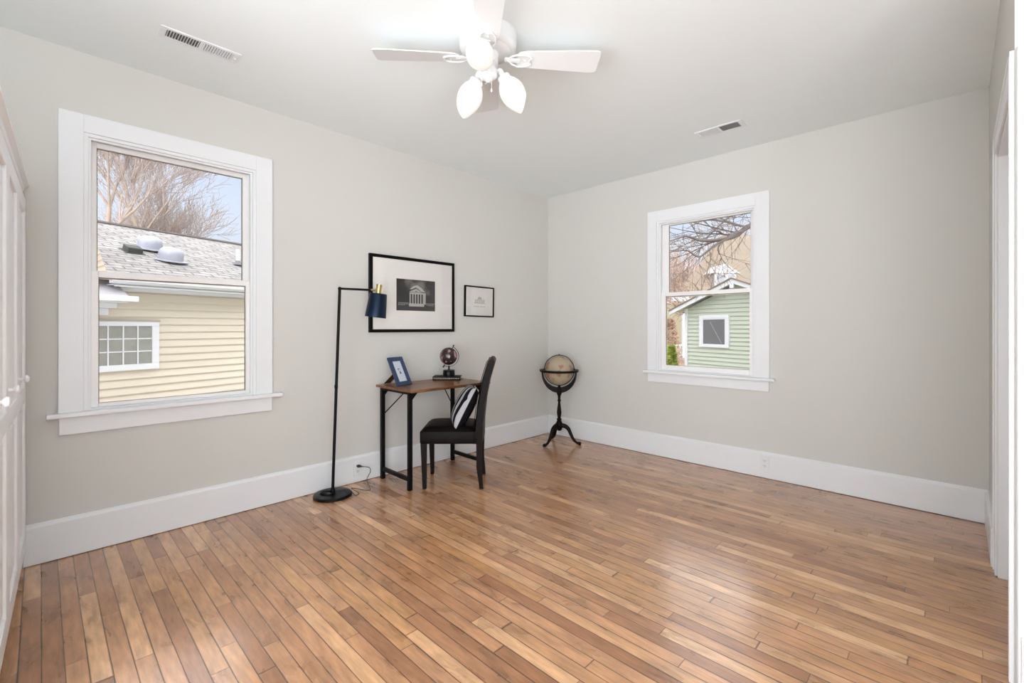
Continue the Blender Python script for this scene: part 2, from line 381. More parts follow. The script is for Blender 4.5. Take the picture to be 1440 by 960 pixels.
# walls behind the viewer, with broad openings added to let the fill glow in
b = MB()
b.box(XB-T, XB, YB-T, YB+0.25, 0, CEIL); b.box(XB-T, XB, -1.75, T, 0, CEIL)
b.box(XB-T, XB, YB+0.25, -1.75, 0, 0.08); b.box(XB-T, XB, YB+0.25, -1.75, 2.15, CEIL); b.box(XB-T, XB, -3.6, -3.45, 0.08, 2.15)
struct(b.build('wall_back', WALL))
b = MB()
b.box(-3.80, -1.80+T, YB-T, YB, 0, CEIL); b.box(XB, -3.80, YB-T, YB, 0, 0.08); b.box(XB, -3.80, YB-T, YB, 2.30, CEIL)
struct(b.build('wall_front', WALL))

# baseboards: board with an eased, stepped top; local: x along, y out of the wall (negative), z up
def base_prof(t=0.02, h=0.212):
    return [(0, 0.004), (-t, 0.004), (-t, h-0.018), (-t+0.004, h-0.010), (-0.010, h-0.006), (-0.008, h), (0, h)]
struct(MB().prism(base_prof(), 'x', -4.205, -0.001).build('baseboard_left', TRIM))
struct(MB().prism([(y, z) for y, z in base_prof()], 'x', 0, 3.56, mtx=Matrix.Rotation(R(-90), 4, 'Z')).build('baseboard_far', TRIM, loc=(0, -0.02, 0)))
struct(MB().prism([(-y, z) for y, z in base_prof()], 'x', -0.74, -0.001).build('baseboard_right', TRIM, loc=(0, YR, 0)))

# windows -------------------------------------------------------------
def window(name, ext, w, z0, z1, outer, gl_lo, gl_up, stool, apron_z0, head_z, mtx_loc, rz):
    """local: x to the right along the wall as seen from inside, y outward, z up. outer=(x0,x1) casing edges"""
    o = empty(name, mtx_loc, rz); o['kind'] = 'structure'
    cw = 0.10; c = MB(); t = 0.020
    c.box(outer[0], 0.0, -t, 0, z0-0.0, head_z, 0.002); c.box(w, outer[1], -t, 0, z0, head_z, 0.002)
    c.box(0.0, w, -t, 0, z1, head_z, 0.0015)
    c.build('casing', TRIM, o)
    j = MB(); jt = 0.018
    j.box(0, jt, -0.012, 0.13, z0, z1, 0.001); j.box(w-jt, w, -0.012, 0.13, z0, z1, 0.001); j.box(jt, w-jt, -0.012, 0.13, z1-jt, z1, 0.001); j.box(jt, w-jt, 0.0, 0.16, z0, z0+0.012)
    # inner stop
    j.box(jt, jt+0.012, 0.0, 0.018, z0+0.012, z1-jt, 0.001); j.box(w-jt-0.012, w-jt, 0.0, 0.018, z0+0.012, z1-jt, 0.001); j.box(jt+0.012, w-jt-0.012, 0.0, 0.018, z1-jt-0.012, z1-jt, 0.001)
    j.build('jamb', TRIM, o)
    s = MB(); s.box(stool[0], stool[1], -0.055, 0.0, z0-0.022, z0+0.003, 0.005); s.box(outer[0]+0.01, outer[1]-0.01, 0.0, 0.005, z0-0.02, z0+0.002)
    s.build('sill', TRIM, o)
    MB().box(outer[0]+0.003, outer[1]-0.003, -0.018, 0, apron_z0, z0-0.022, 0.002).build('apron', TRIM, o)
    def sash(nm, g, y0, y1, zz0, zz1):
        a, b_, c0, c1 = g; m = MB(); X0, X1 = jt, w-jt
        m.box(X0, a, y0, y1, zz0, zz1, 0.003); m.box(b_, X1, y0, y1, zz0, zz1, 0.003)
        m.box(a, b_, y0, y1, zz0, c0, 0.003); m.box(a, b_, y0, y1, c1, zz1, 0.003)
        q = m.build(nm, SASH, o)
        e = MB(); k = 0.004   # dark gasket line round the pane
        yy = (y0+y1)/2
        e.box(a, a+k, yy-0.004, yy+0.004, c0, c1); e.box(b_-k, b_, yy-0.004, yy+0.004, c0, c1); e.box(a, b_, yy-0.004, yy+0.004, c1-k, c1); e.box(a, b_, yy-0.004, yy+0.004, c0, c0+0.002)
        e.build('gasket', mat('grey_gasket', (120, 112, 100), 0.7), q)
        MB().box(a, b_, yy-0.002, yy+0.002, c0, c1).build('pane', GLASS, q)
    sash('lower_sash', gl_lo, 0.020, 0.055, z0+0.012, gl_lo[3]+0.036)
    sash('upper_sash', gl_up, 0.058, 0.092, gl_up[2]-0.036, z1-jt)
    return o
x0 = LW['x0']
window('window_1', 1, LW['x1']-x0, LW['z0'], LW['z1'], (-4.078-x0, -3.016-x0), (-3.916-x0, -3.172-x0, 0.805, 1.513), (-3.921-x0, -3.180-x0, 1.545, 2.250), (-4.123-x0, -2.957-x0), 0.656, 2.398, (x0, 0, 0), 0)
y1 = FWN['y1']
def far_window():
    # local x runs from the corner side (y=-1.368) towards the right (y=-2.243)
    w = FWN['y1']-FWN['y0']; k = lambda y: y1-y
    return window('window_2', 1, w, FWN['z0'], FWN['z1'], (k(-1.273), k(-2.344)), (k(-1.440), k(-2.183), 0.872, 1.527), (k(-1.452), k(-2.180), 1.556, 2.208), (k(-1.240), k(-2.386)), 0.708, 2.348, (0, y1, 0), R(-90))
far_window()

# door in the right wall (closed, white) --------------------------------
d1 = empty('door_1', (DX0, YR, 0)); d1['kind'] = 'structure'
w = DX1-DX0
c = MB()
def casing_leg(m, xa, xb, z0, z1):
    m.box(xa, xb, 0, 0.010, z0, z1, 0.002)
    m.box(xb-0.022 if xb > w else xa, xb if xb > w else xa+0.022, 0.008, 0.014, z0, z1, 0.002)
casing_leg(c, w, w+0.10, 0, DZ+0.10); casing_leg(c, -0.10, 0.0, 0, DZ+0.10)
c.box(0, w, 0, 0.010, DZ, DZ+0.10, 0.002); c.box(-0.10, w+0.10, 0.008, 0.014, DZ+0.078, DZ+0.10, 0.002)
c.build('door_casing', TRIM, d1)
j = MB(); j.box(w-0.02, w, -T, 0.0, 0, DZ, 0.002); j.box(0, 0.02, -T, 0.0, 0, DZ, 0.002); j.box(0.02, w-0.02, -T, 0.0, DZ-0.02, DZ, 0.002)
j.box(w-0.032, w-0.02, -0.095, -0.06, 0, DZ-0.02, 0.002); j.box(0.02, 0.032, -0.095, -0.06, 0, DZ-0.02, 0.002)
j.build('door_jamb', TRIM, d1)
s = MB(); s.box(0.022, w-0.022, -0.138, -0.098, 0.008, DZ-0.022, 0.002)
for zc in ((0.18, 0.9), (1.05, 1.95)):
    for xa in ((0.12, w/2-0.05), (w/2+0.05, w-0.12)):
        s.box(xa[0], xa[1], -0.100, -0.092, zc[0], zc[1], 0.006)
s.build('door_slab', TRIM, d1)
# doorway in the return wall: only the casing is within view
d2 = empty('door_2', (-1.80, YR-0.001, 0)); d2['kind'] = 'structure'
c = MB(); c.box(-0.020, 0, -0.145, -0.002, 0, 2.19, 0.003); c.box(-0.020, 0, -0.93, -0.145, 2.09, 2.19, 0.003); c.box(-0.020, 0, -1.02, -0.93, 0, 2.19, 0.003)
c.box(-0.028, -0.018, -0.03, -0.004, 0, 2.19, 0.003)
c.build('door_casing', TRIM, d2)
MB().box(-0.034, 0, -0.150, -0.012, 0, 0.185, 0.004).build('plinth_block', TRIM, d2)
MB().box(0.04, 0.08, -0.93, -0.145, 0.01, 2.09, 0.002).build('door_slab', TRIM, d2)

# ================================================================== CEILING
def vent(name, x0, x1, y0, y1, along, label, darkfirst):
    """ceiling register: frame, two banks of slats, dark duct behind"""
    o = empty(name, ((x0+x1)/2, (y0+y1)/2, CEIL)); L_ = (x1-x0) if along == 'x' else (y1-y0); W_ = (y1-y0) if along == 'x' else (x1-x0)
    if along == 'y': o.rotation_euler = (0, 0, R(90))
    f = MB(); a, c_ = L_/2, W_/2; rim = 0.020
    z1, z0 = 0.0, -0.007
    f.box(-a, a, -c_, -c_+rim, z0, z1, 0.003); f.box(-a, a, c_-rim, c_, z0, z1, 0.003)
    f.box(-a, -a+0.03, -c_+rim, c_-rim, z0, z1, 0.002); f.box(a-0.03, a, -c_+rim, c_-rim, z0, z1, 0.002); f.box(-0.006, 0.006, -c_+rim, c_-rim, z0, z1)
    f.build('vent_frame', TRIM, o)
    MB().box(-a+0.03, a-0.03, -c_+rim, c_-rim, -0.0012, 0.0).build('duct_opening', CAVITY, o)
    n = 12
    for bank, (s0, s1, tilt) in enumerate(((-a+0.03, -0.006, 40), (0.006, a-0.03, -40))):
        m = MB(); st = (s1-s0)/n
        for i in range(n):
            xc = s0+(i+0.5)*st
            mt = Matrix.Translation((xc, 0, -0.0045)) @ Matrix.Rotation(R(tilt*darkfirst), 4, 'Y')
            m.box(-0.0008, 0.0008, -c_+rim, c_-rim, -0.0050, 0.0045, 0, mt)
        m.build('louvre_bank', TRIM, o)
    lv = MB(); lv.box(a-0.022, a-0.016, -0.004, 0.004, -0.016, -0.006, 0.001); lv.build('damper_lever', TRIM, o)
    tag(o, label, 'air vent', 'ceiling registers')
    return o
vent('ceiling_vent', -3.727, -3.368, -0.603, -0.487, 'x', 'white metal ceiling register near the left window, larger in view', 1)
vent('ceiling_vent', -0.612, -0.468, -2.315, -1.975, 'y', 'white metal ceiling register high before the far right window wall', 1)

# ceiling fan ---------------------------------------------------------------
FANM = mat('white_fan_enamel', (222, 224, 225), 0.3)
fc = W(-0.124, 2.37, CEIL)
fan = empty('ceiling_fan', fc)
tag(fan, 'white flush-mount four-blade ceiling fan with three lit frosted glass shades', 'ceiling fan')
TOW = math.atan2(-FW[1], -FW[0])     # heading from the fan towards the viewer
m = MB(); m.lathe([(0.146, 0.0), (0.150, -0.004), (0.148, -0.020), (0.147, -0.062), (0.143, -0.074), (0.132, -0.083), (0.118, -0.088)], 64)
mh = m.build('motor_housing', FANM, fan, 40)
m = MB(); m.lathe([(0.117, -0.086), (0.112, -0.092), (0.085, -0.098), (0.06, -0.100)], 64); mp_ = m.build('housing_plate', FANM, mh, 40)
m = MB()
for i in range(40):
    a = 2*math.pi*i/40
    m.box(0.072, 0.108, -0.0022, 0.0022, -0.0985, -0.0935, 0, Matrix.Rotation(a, 4, 'Z') @ Matrix.Translation((0, 0, 0)) @ Matrix.Rotation(R(-9), 4, 'Y') @ Matrix.Translation((0.0, 0, 0.0)))
m.build('cooling_slots', SLOT, mp_).location = (0, 0, 0.010)
m = MB(); m.lathe([(0.058, -0.096), (0.060, -0.112), (0.052, -0.126), (0.052, -0.150), (0.040, -0.156), (0.036, -0.172), (0.046, -0.178), (0.047, -0.212), (0.040, -0.222), (0.020, -0.228), (0.012, -0.236), (0.006, -0.244)], 48)
m.build('switch_housing', FANM, fan, 40)
for k in range(4):
    a = TOW + R(3.4) + k*math.pi/2
    rot = Matrix.Rotation(a, 4, 'Z') @ Matrix.Translation((0, 0, -0.118)) @ Matrix.Rotation(R(-11), 4, 'X')
    t = bmesh.new(); ring = []
    xs = [0.150, 0.165, 0.20, 0.30, 0.42, 0.52, 0.560, 0.574, 0.578]; hw = [0.030, 0.046, 0.054, 0.061, 0.068, 0.073, 0.073, 0.066, 0.050]
    for zz in (-0.0025, 0.0025):
        ring.append([t.verts.new((x, h, zz)) for x, h in zip(xs, hw)] + [t.verts.new((x, -h, zz)) for x, h in reversed(list(zip(xs, hw)))])
    t.faces.new(list(reversed(ring[0]))); t.faces.new(ring[1]); n = len(ring[0])
    for i in range(n): t.faces.new((ring[0][i], ring[0][(i+1) % n], ring[1][(i+1) % n], ring[1][i]))
    bmesh.ops.recalc_face_normals(t, faces=t.faces)
    m = MB(); m._merge(t, rot); bl = m.build('blade', FANM, fan)
    m = MB()   # scrolled iron bracket
    m.bar((0.085, 0, -0.004), (0.165, 0, -0.010), 0.026, 0.006, bev=0.002)
    m.tube([(0.10, 0, -0.006), (0.125, 0.028, -0.008), (0.155, 0.040, -0.010), (0.20, 0.036, -0.009), (0.225, 0.018, -0.009), (0.215, 0.0, -0.009)], 0.005, 8)
    m.tube([(0.10, 0, -0.006), (0.125, -0.028, -0.008), (0.155, -0.040, -0.010), (0.20, -0.036, -0.009), (0.225, -0.018, -0.009), (0.215, 0.0, -0.009)], 0.005, 8)
    for yy in (-0.034, 0, 0.034): m.sphere((0.19, yy, -0.008), 0.007, 1, 1, 0.6, 10, 6)
    bmesh.ops.transform(m.bm, matrix=rot, verts=m.bm.verts)
    m.build('blade_bracket', FANM, bl, 40)
# frosted shades
m_, N, L, bs = nodes_of('lit_frosted_glass')
bs.inputs['Base Color'].default_value = lin((200, 196, 190)); bs.inputs['Roughness'].default_value = 0.35
tc = N.new('ShaderNodeTexCoord'); nz = N.new('ShaderNodeTexNoise'); nz.inputs['Scale'].default_value = 6; L.new(tc.outputs['Object'], nz.inputs['Vector'])
rr = N.new('ShaderNodeValToRGB'); L.new(nz.outputs['Fac'], rr.inputs[0]); rr.color_ramp.elements[0].color = (1.0, 0.86, 0.72, 1); rr.color_ramp.elements[1].color = (1.0, 0.98, 0.94, 1)
L.new(rr.outputs[0], bs.inputs['Emission Color']); bs.inputs['Emission Strength'].default_value = 0.42
SHADEM = m_
BULBM = mat('lit_bulb', (255, 250, 240), 0.4); bn = BULBM.node_tree.nodes['Principled BSDF']; bn.inputs['Emission Color'].default_value = (1, 0.93, 0.82, 1); bn.inputs['Emission Strength'].default_value = 1.2
def shade(az, tilt, z, r0, cutdir):
    """az: heading; tilt: degrees below level; axis runs from the neck outwards"""
    rot = Matrix.Rotation(az, 4, 'Z') @ Matrix.Translation((r0, 0, z)) @ Matrix.Rotation(R(90+tilt), 4, 'Y')
    prof = [(0.026, 0.020), (0.034, 0.028), (0.048, 0.045), (0.060, 0.068), (0.066, 0.092), (0.0655, 0.116), (0.060, 0.140), (0.050, 0.164), (0.037, 0.186), (0.024, 0.204), (0.014, 0.214)]
    t = bmesh.new(); n = 40; rings = [[t.verts.new((r*math.cos(2*math.pi*i/n), r*math.sin(2*math.pi*i/n), zz)) for i in range(n)] for r, zz in prof]
    for a, b_ in zip(rings, rings[1:]):
        for i in range(n): t.faces.new((a[i], a[(i+1) % n], b_[(i+1) % n], b_[i]))
    # the mouth is cut on a slant
    nrm = Vector((cutdir*0.72, 0, 0.69)).normalized()
    bmesh.ops.bisect_plane(t, geom=t.verts[:]+t.edges[:]+t.faces[:], plane_co=Vector((-cutdir*0.016, 0, 0.212)), plane_no=nrm, clear_outer=True)
    bmesh.ops.recalc_face_normals(t, faces=t.faces)
    bmesh.ops.solidify(t, geom=t.faces[:], thickness=0.003)
    m = MB(); m._merge(t, rot); sh = m.build('glass_shade', SHADEM, fan, 60)
    m = MB(); m.lathe([(0.010, -0.030), (0.014, -0.024), (0.014, 0.0), (0.030, 0.006), (0.034, 0.016), (0.034, 0.030), (0.028, 0.034)], 24)
    bmesh.ops.transform(m.bm, matrix=rot, verts=m.bm.verts); m.build('shade_holder', FANM, sh, 40)
    m = MB(); m.lathe([(0.012, 0.030), (0.013, 0.055), (0.022, 0.075), (0.026, 0.095), (0.022, 0.115), (0.010, 0.126)], 20)
    bmesh.ops.transform(m.bm, matrix=rot, verts=m.bm.verts); m.build('bulb', BULBM, sh, 60)
    p = rot @ Vector((0, 0, -0.028))
    m = MB(); m.tube([(0.030*math.cos(az), 0.030*math.sin(az), -0.195), ((0.030+p.x*0)*math.cos(az)*1.3, 0.040*math.sin(az), z+0.012), tuple(p)], 0.009, 10); m.build('light_arm', FANM, fan, 40)
# headings measured from "towards the viewer"
shade(TOW - R(11), 6, -0.183, 0.060, 1)
shade(TOW - R(131), 56, -0.190, 0.078, -1)
shade(TOW + R(109), 56, -0.190, 0.078, -1)
for dx, ln in ((0.02, 0.10), (-0.03, 0.07)):
    q = Vector((dx*RT[0]-0.045*FW[0], dx*RT[1]-0.045*FW[1], 0))
    m = MB(); m.tube([(q.x, q.y, -0.20), (q.x, q.y, -0.20-ln)], 0.0012, 6); m.sphere((q.x, q.y, -0.20-ln-0.008), 0.005, 1, 1, 1.8, 10, 8); m.build('pull_chain', FANM, fan, 40)

# ================================================================== OUTLETS
def outlet(name, loc, rz, label):
    o = empty(name, loc, rz)     # local: plate faces -y
    MB().box(-0.035, 0.035, -0.005, 0.0, -0.057, 0.057, 0.0035).build('cover_plate', WPLASTIC, o)
    for zc in (-0.021, 0.021):
        r = MB(); r.box(-0.016, 0.016, -0.0065, -0.004, zc-0.0145, zc+0.0145, 0.002); rc = r.build('receptacle', WPLASTIC, o)
        s = MB(); s.box(-0.0075, -0.0050, -0.0070, -0.006, zc-0.003, zc+0.007); s.box(0.0050, 0.0075, -0.0070, -0.006, zc-0.003, zc+0.005); s.box(-0.002, 0.002, -0.0070, -0.006, zc-0.010, zc-0.006); s.build('slot', SLOT, rc)
    tag(o, label, 'outlet', 'baseboard outlets')
    return o
outlet('electrical_outlet', (-2.385, -0.0201, 0.112), 0, 'white duplex outlet in the baseboard by the floor lamp, with a black plug in it')
outlet('electrical_outlet', (-0.0201, -2.312, 0.124), R(-90), 'white empty duplex outlet in the baseboard below the small right window')

# ================================================================== WARDROBE
WD = empty('wardrobe', (-4.214, 0.0, 0), R(-1.9))
tag(WD, 'tall white wardrobe with crown moulding and knobbed panel doors at left edge', 'wardrobe')
# local: front face at x=0 (faces +x), length along -y
WW, DPT = 1.44, 0.52
WPAINT = mat('white_wardrobe_paint', (238, 239, 241), 0.35)
m = MB()
m.box(-DPT, -0.022, -0.045, -0.024, 0.0, 1.93, 0.002); m.box(-DPT, -0.022, -WW, -WW+0.022, 0.0, 1.93, 0.002)
m.box(-DPT, -0.022, -WW+0.022, -0.045, 0.10, 0.12); m.box(-DPT, -0.022, -WW+0.022, -0.045, 1.90, 1.93); m.box(-DPT, -DPT+0.01, -WW+0.022, -0.045, 0.12, 1.90)
m.box(-0.022, 0.0, -0.052, -0.024, 0.0, 1.93, 0.002); m.box(-0.022, 0.0, -WW, -WW+0.028, 0.0, 1.93, 0.002); m.box(-0.022, 0, -WW+0.028, -0.052, 1.885, 1.93)
m.prism([(-0.052, 0.105), (-WW+0.028, 0.105), (-WW+0.028, 0.0), (-WW+0.11, 0.0), (-WW+0.16, 0.05), (-0.20, 0.05), (-0.14, 0.0), (-0.052, 0.0)], 'x', -0.02, 0.0)
m.build('wardrobe_body', WPAINT, WD)
pr = [(-0.03, 1.925), (0.004, 1.925), (0.010, 1.932), (0.014, 1.945), (0.026, 1.955), (0.030, 1.958), (0.030, 1.970), (-0.03, 1.970)]
m = MB(); m.prism(pr, 'y', -WW-0.03, -0.006); m.box(-DPT, -0.02, -WW-0.03, -0.024, 1.93, 1.968)
m.build('crown_moulding', WPAINT, WD)
dw = (WW-0.080)/3
for k in range(3):
    ya = -0.052 - k*dw - 0.002; yb = ya - dw + 0.004; z0, z1 = 0.110, 1.880
    st = 0.062; m = MB()
    m.box(0.0, 0.020, ya-st, ya, z0, z1, 0.003); m.box(0.0, 0.020, yb, yb+st, z0, z1, 0.003)
    m.box(0.0, 0.020, yb+st, ya-st, z0, z0+0.09, 0.003); m.box(0.0, 0.020, yb+st, ya-st, z1-0.075, z1, 0.003)
    m.box(0.0, 0.020, yb+st, ya-st, 0.86, 0.93, 0.003)
    dr = m.build('wardrobe_door', WPAINT, WD)
    m = MB()
    for za, zb in ((z0+0.09, 0.86), (0.93, z1-0.075)):
        m.box(0.0, 0.008, yb+st, ya-st, za, zb); m.box(0.006, 0.013, yb+st+0.03, ya-st-0.03, za+0.03, zb-0.03, 0.004)
    m.build('door_panel', WPAINT, dr)
    ky = yb+0.032 if k == 0 else (ya-0.032 if k == 1 else yb+0.032)
    ky = [-0.485, -0.975, -1.36][k]
    m = MB(); m.lathe([(0.011, 0.0), (0.007, 0.004), (0.0065, 0.014), (0.013, 0.018), (0.0165, 0.024), (0.015, 0.030), (0.007, 0.034)], 20, Matrix.Translation((0.019, ky, 1.005)) @ Matrix.Rotation(R(90), 4, 'Y'))
    m.build('door_knob', WPAINT, dr, 40)

# ================================================================== WALL PICTURES
def picture_frame(name, x0, x1, z0, z1, bw, bt, label, art, tilt=0.0, group=None):
    o = empty(name, ((x0+x1)/2, -0.001, (z0+z1)/2)); o.rotation_euler = (0, R(tilt), 0)
    a, c = (x1-x0)/2, (z1-z0)/2
    m = MB()
    m.box(-a, a, -bt, 0, c-bw, c, 0.002); m.box(-a, a, -bt, 0, -c, -c+bw, 0.002); m.box(-a, -a+bw, -bt, 0, -c+bw, c-bw, 0.002); m.box(a-bw, a, -bt, 0, -c+bw, c-bw, 0.002)
    m.build('frame', mat('black_frame_lacquer', (13, 11, 11), 0.4, spec=0.1), o)
    mt_ = MB().box(-a+bw, a-bw, -bt+0.008, -0.002, -c+bw, c-bw).build('mat_board', mat('warm_white_mat', (246, 243, 238), 0.8), o)
    art(o, -bt+0.008)
    MB().box(-a+bw, a-bw, -bt+0.003, -bt+0.005, -c+bw, c-bw).build('glazing', PGLASS, o)
    tag(o, label, 'picture')
    return o
def temple_art(o, y):
    # dark print with a pale columned hall, lawn and clouds; centre offset from the frame centre
    cx, cz, w_, h_ = 0.013, 0.000, 0.400, 0.272
    m, N, L, bs = nodes_of('monochrome_print_sky')
    tc = N.new('ShaderNodeTexCoord'); sp = N.new('ShaderNodeSeparateXYZ'); L.new(tc.outputs['Object'], sp.inputs[0])
    nz = N.new('ShaderNodeTexNoise'); nz.inputs['Scale'].default_value = 11; nz.inputs['Detail'].default_value = 5; L.new(tc.outputs['Object'], nz.inputs['Vector'])
    M = lambda *a: math_node(N, L, *a)
    # clouds gather behind the roof
    dx = M('DIVIDE', M('ABSOLUTE', M('SUBTRACT', sp.outputs['X'], 0.02)), 0.15); dz = M('DIVIDE', M('ABSOLUTE', M('SUBTRACT', sp.outputs['Z'], 0.085)), 0.075)
    k = M('SUBTRACT', M('MULTIPLY', nz.outputs['Fac'], 1.9), M('MAXIMUM', dx, dz))
    r = N.new('ShaderNodeMapRange'); L.new(k, r.inputs[0]); r.inputs[1].default_value = 0.1; r.inputs[2].default_value = 0.75
    mx = N.new('ShaderNodeMix'); mx.data_type = 'RGBA'; L.new(r.outputs[0], mx.inputs['Factor']); mx.inputs['A'].default_value = lin((50, 48, 50)); mx.inputs['B'].default_value = lin((128, 126, 122))
    L.new(mx.outputs['Result'], bs.inputs['Base Color']); bs.inputs['Roughness'].default_value = 0.6
    pr_ = MB().box(cx-w_/2, cx+w_/2, y-0.0012, y, cz-h_/2, cz+h_/2).build('printed_picture', m, o)
    g = mat('print_pale_grey', (196, 194, 190), 0.6); d = mat('print_dark_grey', (52, 51, 50), 0.6); md = mat('print_mid_grey', (142, 140, 137), 0.6)
    y1_ = y-0.0012
    def pl(mat_, polys, lvl=1, nm='printed_shape'):
        m = MB()
        for p in polys: m.prism([(cx+u, cz+v) for u, v in p], 'y', y1_-0.0004*lvl, y1_)
        m.build(nm, mat_, pr_)
    rect = lambda a, b_, c, d_: [(a, c), (b_, c), (b_, d_), (a, d_)]
    pl(mat('print_lawn_grey', (62, 61, 60), 0.6), [rect(-0.2, 0.2, -0.136, -0.092)], 1, 'printed_lawn')
    # building: x -0.075..0.1, base at -0.095
    pl(g, [rect(-0.075, 0.082, -0.098, -0.072), rect(-0.070, 0.098, 0.010, 0.024), [(-0.078, 0.028), (0.062, 0.028), (-0.004, 0.056)],
           [(-0.068, 0.052), (-0.048, 0.052), (-0.004, 0.071), (0.056, 0.034), (0.095, 0.030), (0.055, 0.066), (0.010, 0.090), (-0.030, 0.080)], rect(0.072, 0.098, -0.078, 0.012)]
       + [rect(-0.070+i*0.0275, -0.070+i*0.0275+0.011, -0.074, 0.012) for i in range(6)], 2, 'printed_columned_hall')
    pl(d, [rect(-0.068, 0.072, -0.070, 0.010)], 1, 'printed_portico_shadow')
    pl(d, [[(-0.020, 0.033), (0.014, 0.033), (-0.003, 0.041)]], 3, 'printed_gable_shadow')
    pl(md, [rect(-0.182, -0.080, -0.074, -0.066), rect(-0.188, -0.115, -0.090, -0.084)] + [rect(-0.180+i*0.018, -0.172+i*0.018, -0.086, -0.070) for i in range(6)], 2, 'printed_arcade')
    pl(md, [rect(0.100, 0.2, -0.074, -0.066), rect(0.12, 0.185, -0.090, -0.084)] + [rect(0.105+i*0.018, 0.113+i*0.018, -0.086, -0.070) for i in range(5)], 2, 'printed_arcade')
def sketch_art(o, y):
    pale = mat('sketch_pencil_grey', (186, 186, 184), 0.8)
    m = MB(); Y = y-0.0006
    rect = lambda a, b_, c, d_: [(a, c), (b_, c), (b_, d_), (a, d_)]
    m.prism([(-0.03, 0.022), (0.035, 0.022), (0.022, 0.040), (0.0, 0.050), (-0.02, 0.040)], 'y', Y, y)
    for i in range(9): m.prism(rect(-0.060+i*0.0145, -0.053+i*0.0145, -0.012, 0.014), 'y', Y, y)
    m.prism(rect(-0.066, 0.070, 0.014, 0.018), 'y', Y, y); m.prism(rect(-0.070, 0.074, -0.018, -0.013), 'y', Y, y)
    for i, (a, c_) in enumerate(((-0.075, -0.045), (-0.035, -0.005), (0.008, 0.040), (0.05, 0.078))): m.prism(rect(a, c_, -0.052, -0.047), 'y', Y, y)
    m.build('pencil_sketch', pale, o)
picture_frame('picture_frame', -2.283, -1.412, 1.190, 1.836, 0.026, 0.028, 'large black framed print of a columned hall in a wide white mat, beside the lamp', temple_art)
picture_frame('picture_frame', -1.277, -0.890, 1.336, 1.640, 0.013, 0.022, 'small thin black framed pale sketch, between the large print and the room corner', sketch_art, 0.9)

# ================================================================== FLOOR LAMP
lb = W(-1.310, 3.350, 0.0)
lamp = empty('floor_lamp', lb); tag(lamp, 'black pole floor lamp with dark metal shade and brass socket left of the desk', 'floor lamp')
m = MB(); m.lathe([(0.128, 0.0), (0.134, 0.004), (0.134, 0.016), (0.128, 0.022), (0.10, 0.025), (0.03, 0.026)], 64); m.build('lamp_base', BLACKG, lamp, 35)
m = MB(); m.lathe([(0.018, 0.026), (0.018, 0.045), (0.012, 0.055)], 24); m.build('pole_socket', BLACKM, lamp, 35)
RV = Vector((RT[0], RT[1], 0)); FV = Vector((FW[0], FW[1], 0))
top = RV*0.052 + Vector((0, 0, 1.515))
m = MB(); m.tube([(0, 0, 0.03), tuple(top)], 0.0105, 16); m.lathe([(0.0125, -0.012), (0.0125, 0.012)], 16, Matrix.Translation(tuple(RV*0.026+Vector((0, 0, 0.80))))); m.sphere(tuple(top), 0.0135); m.build('pole', BLACKM, lamp, 40)
hd = RV*0.300 + FV*0.125 + Vector((0, 0, 1.512))
el = top + (hd-top)*0.80
m = MB(); m.tube([tuple(top), tuple(el)], 0.0085, 14); m.build('lamp_arm', BLACKM, lamp, 40)
m = MB(); m.tube([tuple(top+(hd-top)*0.78), tuple(top+(hd-top)*1.0)], 0.0085, 14); m.build('brass_joint', BRASS, lamp, 40)
hm = Matrix.Translation(hd) @ Matrix.Rotation(R(7), 4, FV) @ Matrix.Rotation(R(0), 4, RV)
m = MB(); m.lathe([(0.014, 0.045), (0.022, 0.043), (0.0225, -0.022), (0.019, -0.026)], 28, hm)
for i in range(14): m.box(0.0215, 0.0235, -0.0012, 0.0012, -0.016, 0.036, 0, hm @ Matrix.Rotation(2*math.pi*i/14, 4, 'Z'))
m.build('brass_socket', BRASS, lamp, 40)
m = MB(); m.lathe([(0.018, -0.026), (0.061, -0.024), (0.0645, -0.030), (0.078, -0.205), (0.0765, -0.2055), (0.0625, -0.034), (0.018, -0.030)], 48, hm, cap=False); m.build('lamp_shade', BLUEM, lamp, 35)
m = MB(); m.sphere((0, 0, -0.09), 0.026, mtx=hm); m.lathe([(0.014, -0.028), (0.014, -0.07)], 16, hm); m.build('lamp_bulb', mat('unlit_bulb', (225, 222, 214), 0.3), lamp, 60)
# cord: bundled at the base, across the floor and up to the outlet
P0 = Vector((-2.385, -0.030, 0.133)) - lb
cord = [(RV*0.015).to_tuple()[:2]+(0.05,)]
pts = [RV*0.02+Vector((0, 0, 0.034)), RV*0.07+FV*0.04+Vector((0, 0, 0.031)), RV*0.125+FV*0.02+Vector((0, 0, 0.029)), RV*0.165+FV*0.0+Vector((0, 0, 0.006)), RV*0.175+FV*0.05+Vector((0, 0, 0.004)), RV*0.11+FV*0.075+Vector((0, 0, 0.030)), RV*0.14+FV*0.10+Vector((0, 0, 0.02)),
       RV*0.19+FV*0.115+Vector((0, 0, 0.004)), RV*0.235+FV*0.13+Vector((0, 0, 0.004)), P0+Vector((0.045, -0.055, -0.105)), P0+Vector((0.080, -0.045, -0.055)), P0+Vector((0.075, -0.035, -0.022)), P0+Vector((0.02, -0.03, -0.004))]
def spline(pts, n=8, closed=False):
    pts = [Vector(p) for p in pts]; out = []; m_ = len(pts)
    rng = range(m_ if closed else m_-1)
    for i in rng:
        g = lambda k: pts[k % m_] if closed else pts[max(0, min(m_-1, k))]
        p0, p1, p2, p3 = g(i-1), g(i), g(i+1), g(i+2)
        for s in range(n):
            t = s/n
            out.append(0.5*((2*p1)+(-p0+p2)*t+(2*p0-5*p1+4*p2-p3)*t*t+(-p0+3*p1-3*p2+p3)*t**3))
    if not closed: out.append(pts[-1])
    return out
